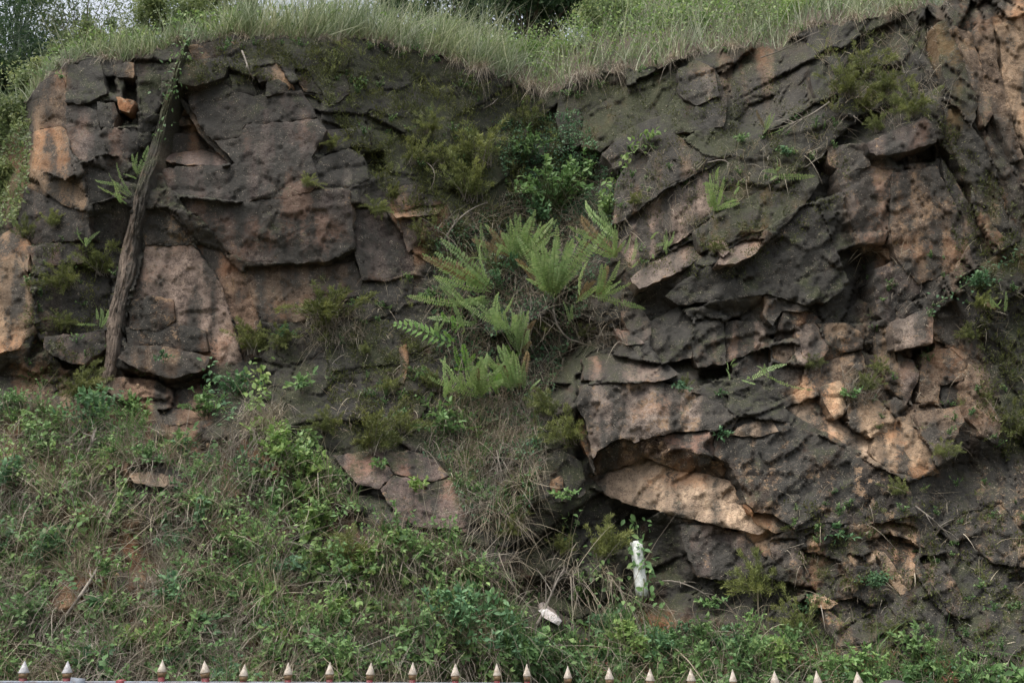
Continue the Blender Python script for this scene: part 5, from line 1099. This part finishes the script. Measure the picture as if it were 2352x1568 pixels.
stuff('grass_wisps', 'long thin pale grass wisps standing above the turf', 'grass', [lip_grass(420, 520, 1200, .0, 1.0, .8, 1.35, .0045, .3, .18, 31, .25), lip_grass(420, 1200, 2100, .0, 3.0, .6, 1.1, .0045, .3, .1, 32, .25), lip_grass(160, 100, 520, 0, .8, .4, .8, .0045, .2, .1, 33, .25)], GRASS)
stuff('dead_turf_grass', 'grey dead grass matted along the turf edge', 'dry grass', [lip_grass(2800, 80, 1200, -.0, .8, .12, .36, .0036, -.0, .1, 7, .9), lip_grass(4200, 1100, 2250, .0, 3.2, .12, .4, .0036, 0, .0, 8, .8)], DRY)
def fringe(n, u0, u1, l0, l1):
    u = rgS.uniform(u0, u1, n * 3); u = u[fbm(u / 45, u * 0, 620, 3) + rgS.normal(0, .12, n * 3) > .22][:n]; n = len(u); P = hill(u, rgS.uniform(0, .12, n)) + np.array((0, -.04, -.01)); D = nrm(np.array((0, -.8, .3)) + rgS.normal(0, .45, (n, 3))); B = np.array((0, .0, -1.3)) * rgS.uniform(.4, 1.2, (n, 1)) + rgS.normal(0, .2, (n, 3))
    return blades(P, D, B, rgS.uniform(l0, l1, n), rgS.uniform(.0015, .0036, n), np.clip(rgS.normal(.38, .25, n), 0, 1), 4)
stuff('hanging_roots', 'grey-brown roots and dead grass hanging over the turf edge', 'roots', [fringe(1300, 80, 950, .06, .2), fringe(2200, 950, 1420, .12, .42), fringe(1700, 1420, 2250, .08, .28)], DRY)
def hill_leaves(n, u0, u1, t0, t1, h0, h1, l0, l1):
    u = rgS.uniform(u0, u1, n); t = rgS.uniform(t0, t1, n); k = fbm(u / 50, t * 2, 444, 2) + rgS.normal(0, .2, n) > -.05; u = u[k]; t = t[k]; n = len(u)
    P = hill(u, t) + np.stack([0 * u, 0 * u, rgS.uniform(h0, h1, n)], -1); D = nrm(rgS.normal(0, .8, (n, 3)) + np.array((0, -.3, .1))); Nn = nrm(np.array((0, -.5, .8)) + rgS.normal(0, .4, (n, 3)))
    L = rgS.uniform(l0, l1, n); return leaves(P, D, Nn, L, L * .55, np.clip(rgS.normal(.45, .25, n), 0, 1))
stuff('hilltop_weeds', 'small yellow-green weeds growing through the hilltop grass', 'weeds', [hill_leaves(13000, 1150, 2050, .1, 4.5, .05, .65, .03, .08), hill_leaves(3000, 560, 1280, .0, 1.5, .03, .5, .03, .075), hill_leaves(3600, 60, 560, 0, 1.2, .02, .4, .03, .07), hill_leaves(900, 2050, 2700, 0, .8, .02, .25, .03, .06)], YLEAF)

def tree(label, u, v, Y, rx, rz, nleaf, lf, mat, name='tree', seed=0, clumps=26, trunk_r=.07, fine=False, bot=3.0, gap=.30, stemmat=BARK):
    """trunk rooted on the hill below, limbs to leaf clumps, crown of separate leaves"""
    rg = np.random.default_rng(seed); c = at(u, v, Y); b = c.copy(); b[2] -= rz + bot * .3
    root = empty(name, b.tolist()); tag(root, label, 'tree' if 'shrub' not in label else 'shrub', 'trees and shrubs on the hilltop'); C = c - b
    cl = rg.normal(0, 1, (clumps, 3)); cl = cl / np.linalg.norm(cl, axis=1, keepdims=True) * rg.uniform(.25, 1, (clumps, 1)) ** .6 * np.array((rx, rx * .8, rz)) + C
    a = np.tile(C * np.array((.3, .3, 0)), (clumps, 1)) + np.array((0, 0, 1.0)) * rg.uniform(.15, .6, (clumps, 1)) * C[2]; mid = (a + cl) / 2 + np.array((0, 0, .15 * rz))
    tr_ = bez(np.zeros((1, 3)), C[None] * .5 + rg.normal(0, .1, (1, 3)), (C + np.array((0, 0, rz * .4)))[None], 10)
    tv, tq = tubes(tr_, trunk_r, trunk_r * .3, 7); v2, q2 = tubes(bez(a, mid, cl, 6), trunk_r * .35, trunk_r * .08, 4)
    link('trunk', mesh('trunk', tv, tq, stemmat), root); link('branches', mesh('branches', v2, q2, stemmat), root)
    i = rg.integers(0, clumps, nleaf); sg = min(rx, rz) * gap; P = cl[i] + rg.normal(0, 1, (nleaf, 3)) * sg * rg.uniform(.5, 1.1, (clumps, 1))[i]
    L = lf * rg.uniform(.6, 1.2, nleaf); sh = rg.normal(0, .2, clumps)[i]; rn = np.clip(.45 + sh + rg.normal(0, .18, nleaf), 0, 1)
    if fine: V, Fc, Rr = kites(P, nrm(rg.normal(0, .7, (nleaf, 3)) + np.array((0, 0, -.7))), nrm(rg.normal(0, 1, (nleaf, 3))), L, L * .10, rn)
    else: V, Fc, Rr = leaves(P, nrm(rg.normal(0, .8, (nleaf, 3)) + np.array((0, -.2, -.3))), nrm(np.array((0, -.4, .8)) + rg.normal(0, .5, (nleaf, 3))), L, L * .5, rn)
    link('crown', mesh('crown', V, Fc, mat, {'rnd': Rr}), root)
tree('dark bamboo-like tree at the top left corner', 35, 70, 16.0, 1.1, 1.6, 6500, .17, TREE, seed=1, fine=True, clumps=40, stemmat=BAMBOO)
tree('dark lower tree behind the left cliff corner', 20, 235, 14.8, .75, .8, 5000, .13, TREE, seed=2, clumps=26)
tree('thin see-through tree against the sky at the top left', 200, 25, 15.5, 1.0, .7, 2600, .11, TREEL, seed=3, fine=True, clumps=30, trunk_r=.03)
tree('wispy small tree with open crown at the top left', 320, 45, 14.5, .6, .55, 2300, .09, TREEL, seed=4, fine=True, clumps=24, trunk_r=.025)
tree('yellow-green shrub mass behind the left turf', 395, 25, 13.8, .55, .42, 3800, .075, TREEL, name='hilltop_shrub', seed=5, clumps=24, trunk_r=.02)
tree('leafy shrub behind the grass left of the middle', 520, 30, 14.0, .55, .35, 3000, .075, TREEL, name='hilltop_shrub', seed=6, clumps=20, trunk_r=.02)
tree('shrub covering the far left slope edge', 25, 330, 12.2, .35, .42, 3800, .06, TREEL, name='hilltop_shrub', seed=7, clumps=26, trunk_r=.02)
tree('shrub with pale leaves on the left corner above the tan block', 95, 195, 12.4, .38, .30, 3000, .06, TREEL, name='hilltop_shrub', seed=8, clumps=20, trunk_r=.02)
tree('small round shrub left of the tan corner block', 15, 430, 11.6, .30, .28, 2600, .055, TREEL, name='hilltop_shrub', seed=9, clumps=18, trunk_r=.02)
tree('dark leafy sapling behind the grass in the middle', 905, 10, 15.0, .38, .35, 900, .14, BLUELEAF, seed=10, clumps=12, trunk_r=.03)
tree('slim tree with sparse crown left of the dark tree', 1040, 25, 16.0, .75, .55, 3600, .10, TREE, seed=11, clumps=22, trunk_r=.03, gap=.32)
tree('big dark spreading tree at the top middle', 1215, 5, 17.0, 1.25, .62, 4200, .17, TREE, seed=12, clumps=34, trunk_r=.09)
tree('dark tree branch right of the big top tree', 1370, -25, 17.5, .9, .5, 2800, .15, TREE, seed=13, clumps=20, trunk_r=.06)
tree('yellow-green shrub on the hill right of the big tree', 1395, 55, 14.5, .6, .35, 3000, .075, TREEL, name='hilltop_shrub', seed=14, clumps=24, trunk_r=.02)
tree('low yellow-green shrub on the right part of the hilltop', 1640, 25, 15.5, .9, .4, 4200, .085, TREEL, name='hilltop_shrub', seed=15, clumps=28, trunk_r=.02)
tree('shrub at the top edge of the hill on the right', 1850, -15, 14.5, .8, .35, 3500, .08, TREEL, name='hilltop_shrub', seed=16, clumps=24, trunk_r=.02)
tree('tall thin tree stem behind the left corner', 60, 60, 15.0, .5, 1.1, 1800, .13, TREE, seed=17, fine=True, clumps=18, trunk_r=.05, stemmat=BAMBOO)

tree('pale green shrub on the turf left of the stone rib', 300, 100, 12.6, .5, .22, 3200, .055, TREEL, name='hilltop_shrub', seed=18, clumps=26, trunk_r=.015)
tree('pale green shrub between the left corner and the see-through tree', 190, 100, 12.9, .45, .25, 3000, .06, TREEL, name='hilltop_shrub', seed=19, clumps=22, trunk_r=.015)
tree('tall loose shrub rising behind the grass at the stone rib', 450, 40, 13.2, .45, .38, 3000, .065, TREEL, name='hilltop_shrub', seed=20, clumps=20, trunk_r=.015)
tree('shrub with drooping leaves on the far left slope', 45, 265, 12.0, .32, .34, 3000, .055, TREEL, name='hilltop_shrub', seed=21, clumps=22, trunk_r=.015)

for k, (u, v, Y, rx, rz, n, lab) in enumerate([(1300,125,13.6,.35,.22,1500,'small yellow-green shrub in the grass above the turf dip'),(1180,120,13.4,.4,.2,1400,'low shrub in the grass left of the turf dip'),(1440,95,14.0,.5,.25,2000,'spreading weed shrub in the hilltop grass right of the dip'),(1560,75,13.6,.5,.25,2000,'weed shrub in the hilltop grass above the mossy slabs'),
        (1720,60,13.4,.55,.25,2200,'weed shrub in the hilltop grass above the brown soil'),(1860,25,12.8,.5,.2,1800,'weed shrub at the turf corner on the upper right'),(1010,75,13.4,.45,.22,1400,'pale weed shrub among the tall grass left of the middle'),(760,45,13.2,.5,.22,1400,'pale weed shrub among the tallest grass')]):
    tree(lab, u, v, Y, rx, rz, n, .06, (TREEL, YLEAF)[k % 2], name='hilltop_shrub', seed=60 + k, clumps=22, trunk_r=.012, gap=.4)

# ------------------------------------------------------------------ ground in front
GRV = simple('verge_ground', (.13, .115, .09), .95, .45, 9, (.075, .075, .04))
gv = [(-60, -30, 0), (60, -30, 0), (60, 6.9, 0), (-60, 6.9, 0)]
tag(link('ground', mesh('ground', np.array(gv, float), np.array([[0, 1, 2, 3]]), GRV)), 'bare verge between the fence and the slope', 'ground', kind='structure')

# ------------------------------------------------------------------ steel fence with spear tips
MAROON = simple('maroon_paint', (.20, .022, .030), .55, .4, 60, (.13, .05, .04))
GOLD = simple('brown_gold_paint', (.20, .125, .055), .5, .4, 70, (.11, .07, .04))
CREAM = simple('cream_paint', (.56, .50, .42), .6, .2, 90, (.34, .28, .21))
SILVER = simple('pale_grey_paint', (.54, .54, .55), .5, .2, 90, (.36, .35, .34))
STEEL = simple('blue_grey_paint', (.19, .225, .27), .5, .3, 40, (.15, .14, .14))
FY = 3.6; PX = F / 4096.0
def frustum(sections, sides=4, rot=math.pi / 4):
    vs = []; a = np.arange(sides) * 2 * math.pi / sides + rot
    for z, r in sections: vs.append(np.c_[r * np.cos(a), r * np.sin(a), np.full(sides, z)])
    n = len(sections); ix = np.arange(n * sides).reshape(n, sides); nx = np.roll(ix, -1, 1)
    Q = np.stack([ix[:-1], nx[:-1], nx[1:], ix[1:]], -1).reshape(-1, 4)
    return np.concatenate(vs), [Q, ix[::-1][-1:][:, ::-1], ix[-1:]]
q2 = math.sqrt(2)
def bar_mesh(nm, secs, mat, sides=4, rot=math.pi / 4):
    V, Fs = frustum(secs, sides, rot); return mesh(nm, V, Fs, mat, smooth=False)
# heights measured down from the point of the spear
TIPM = {m.name: bar_mesh('spear_tip', [(-.040, .0125 * q2), (-.038, .0128 * q2), (-.020, .0068 * q2), (-.003, .0012 * q2), (0, .0003)], m) for m in (CREAM, SILVER)}
COLL = bar_mesh('collar', [(-.056, .0095 * q2), (-.051, .0105 * q2), (-.0405, .0118 * q2)], GOLD)
PICK = bar_mesh('picket', [(-1.38, .0092 * q2), (-.0565, .0092 * q2)], MAROON)
fence = empty('fence', (0, FY, 0)); tag(fence, 'maroon steel fence with cream spear tips across the bottom of the picture', 'fence')
SPEARS = [(100,2640,1),(272,2640,1),(650,2636,0),(818,2640,0),(980,2652,0),(1153,2647,0),(1320,2645,0),(1485,2647,0),(1652,2646,0),(1821,2651,0),(1987,2650,0),(2107,2652,0),(2271,2661,0),(2436,2665,0),(2600,2671,0),(2763,2672,0),(2930,2674,0),(3097,2680,0),(3265,2680,0),(3428,2684,0)]
SPEARS += [(-68 - 166 * k, 2640 - 2 * k, 0) for k in range(6)] + [(3595 + 166 * k, 2760 + 3 * k, 0) for k in range(8)]
for k, (px, py, sv) in enumerate(SPEARS):
    p = at(px * PX, py * PX, FY); p[1] = 0
    o = link('picket', PICK, fence, Matrix.Translation(p.tolist()) @ Matrix.Rotation(rgF.normal(0, .035), 4, 'Y') @ Matrix.Rotation(rgF.normal(0, .12), 4, 'Z'))
    link('collar', COLL, o); link('spear_tip', TIPM[('pale_grey_paint' if sv else 'cream_paint')], o)
def rail(u0, v0, u1, v1, h, nm='rail', mat=STEEL, dy=.012):
    a = at(u0, v0, FY); b = at(u1, v1, FY); V = []
    for p in (a, b):
        for y in (-dy, dy):
            for z in (0, -h): V.append((p[0], y, p[2] + z))
    Fq = np.array([(0, 1, 5, 4), (2, 6, 7, 3), (0, 4, 6, 2), (1, 3, 7, 5), (0, 2, 3, 1), (4, 5, 7, 6)])
    me = mesh(nm, np.array(V), Fq, mat, smooth=False); o = link(nm, me, fence)
    md = o.modifiers.new('bevel', 'BEVEL'); md.width = .003; md.segments = 2
rail(-600, 1560.5, 2047 * PX + 25, 1567, .04); rail(2060 * PX + 20, 1568.5, 3480 * PX, 1574, .04); rail(3480 * PX + 10, 1600, 2900, 1612, .04)
a0 = at(-600, 1568, FY); 
rail(-600, 2250, 2900, 2270, .04)
# broken-off stub and hinge plate in the gap on the left
pb = at(485 * PX, 2716 * PX, FY); V, Fs = frustum([(-.05, .013 * q2), (-.004, .013 * q2), (0, .009 * q2)])
o = link('broken_picket_stub', mesh('broken_picket_stub', V, Fs, MAROON, smooth=False), fence, Matrix.Translation((pb[0], 0, pb[2])))
pb = at(312 * PX, 2706 * PX, FY); V = np.array([(x, y, z) for x in (-.018, .03) for y in (-.016, -.012) for z in (-.05, .0)], float); V[5:, 2] -= .004
link('hinge_plate', mesh('hinge_plate', V, np.array([(0, 1, 3, 2), (4, 6, 7, 5), (0, 4, 5, 1), (2, 3, 7, 6), (1, 5, 7, 3), (0, 2, 6, 4)]), STEEL, smooth=False), fence, Matrix.Translation((pb[0], 0, pb[2])))
# rounded post cap beyond the last spear
DARKP = simple('dark_post', (.06, .052, .05), .7, .4, 30)
pb = at(3600 * PX, 2722 * PX, FY); V, Fs = frustum([(-1.3, .05), (-.03, .05), (-.012, .043), (-.003, .025), (0, .004)], 18, 0)
po = link('fence_post', mesh('fence_post', V, Fs, DARKP), None); po.location = (pb[0], FY + .06, pb[2]); tag(po, 'dark round-topped post just right of the last fence spear', 'post')

# ------------------------------------------------------------------ white drain pipe
WHITE = simple('white_plastic', (.66, .68, .66), .5, .15, 34, (.40, .43, .36), .15)
def pipe():
    Yp = float(min(look(DS, 1462, 1255), look(DS, 1474, 1372))) - .07; a = at(1461, 1246, Yp + .10); b = at(1476, 1374, Yp - .05)
    L = np.linalg.norm(b - a); z = (b - a) / L; x = nrm(np.cross(z, (0, 1, 0))); y = np.cross(z, x); ns = 26; r = .052; th = np.arange(ns) * 2 * math.pi / ns
    rg = np.random.default_rng(3); jag = .018 * rg.random(ns) + .02 * (np.sin(th * 3) > .3); rows = []
    for R_ in (r, r - .005):
        for q, s in enumerate((0, .4, .8, 1)):
            zz = s * L - (jag if q == 3 else 0); rows.append(R_ * (np.cos(th)[:, None] * x + np.sin(th)[:, None] * y) + (np.zeros(ns) + zz)[:, None] * z)
    order = [3, 2, 1, 0, 4, 5, 6, 7]; V = np.concatenate([rows[k] for k in order]); ix = np.arange(8 * ns).reshape(8, ns); ix = np.r_[ix, ix[:1]]; nx = np.roll(ix, -1, 1)
    Q = np.stack([ix[:-1], nx[:-1], nx[1:], ix[1:]], -1).reshape(-1, 4)
    o = link('drain_pipe', mesh('drain_pipe', V, Q, WHITE)); o.location = a.tolist(); tag(o, 'white plastic drain pipe with broken lower end under a climbing vine', 'pipe')
pipe()

# ------------------------------------------------------------------ loose stones and fallen leaves
def stone(label, u, v, w, h, tone):
    rg = np.random.default_rng(int(u * 7 + v)); Y = float(look(DR, u, v)); th = np.arange(9) * 2 * math.pi / 9; V = []
    for z, r in ((-.5, .55), (-.15, .95), (.25, .8), (.5, .35)):
        rr = r * (1 + rg.normal(0, .14, 9)); V.append(np.c_[rr * np.cos(th), rr * np.sin(th) * .7, np.full(9, z) + rg.normal(0, .06, 9)])
    V = np.concatenate(V) * np.array((size(w, Y) / 2, size(w, Y) / 2, size(h, Y))); ix = np.arange(36).reshape(4, 9); nx = np.roll(ix, -1, 1)
    Q = np.stack([ix[:-1], nx[:-1], nx[1:], ix[1:]], -1).reshape(-1, 4)
    C = np.tile(TONE[tone], (36, 1)); me = mesh('stone', V, [Q, ix[:1, ::-1], ix[-1:]], ROCK, cattr={'tone': C, 'msk': np.tile((.0, .0, .1), (36, 1)), 'nz': np.tile((.5, .4, .5), (36, 1))}, smooth=False)
    o = link('stone', me); o.location = at(u, v, Y - .02).tolist(); o.rotation_euler = (0, rg.normal(0, .3), rg.uniform(0, 6)); tag(o, label, 'stone', 'loose stones on the slope')
for a in [('tan pointed stone on the bare soil of the slope',268,1322,24,12,'tan'),('rounded tan stone by the lower slope vines',642,1305,20,26,'tan'),('grey stone half buried in the upper slope',302,1220,20,10,'grey'),('small pale stone near the middle of the slope',267,1240,16,9,'pale'),
          ('flat pale stone left on the slope',172,1262,18,9,'pale'),('tan stone among roots at the lower left',32,1492,14,12,'tan'),('grey pebble below the bare soil',332,1362,12,8,'grey'),('tan stone on the red soil below the overhang',316,888,16,14,'tan'),
          ('pale stone at the top edge of the slope',430,1020,18,20,'pale'),('tan stone at the slope edge near the leafy vine',478,1022,14,10,'tan'),('reddish stone at the far left of the slope',20,1050,34,16,'tan')]: stone(*a)
DLEAF = leaf_material('fallen_leaf', (.30, .13, .045), (.40, .22, .11), (.5, .34, .24), .2)
def fallen(label, u, v, L, ang):
    Y = float(look(DR, u, v)) - .06; D = np.array([[math.cos(ang), -.2, math.sin(ang)]]); V, Fc, Rr = leaves(np.zeros((1, 3)), D, np.array([[0, -.8, .5]]), np.array([L]), np.array([L * .32]), np.array([.4]), True)
    o = link('fallen_leaf', mesh('fallen_leaf', V, Fc, DLEAF, {'rnd': Rr})); o.location = at(u, v, Y).tolist(); tag(o, label, 'leaf', 'fallen leaves')
fallen('orange-brown fallen leaf above the fence right of the pipe', 1698, 1523, .12, .05); fallen('pinkish dead leaf below the pale streaked stone', 1248, 1466, .09, -.8)
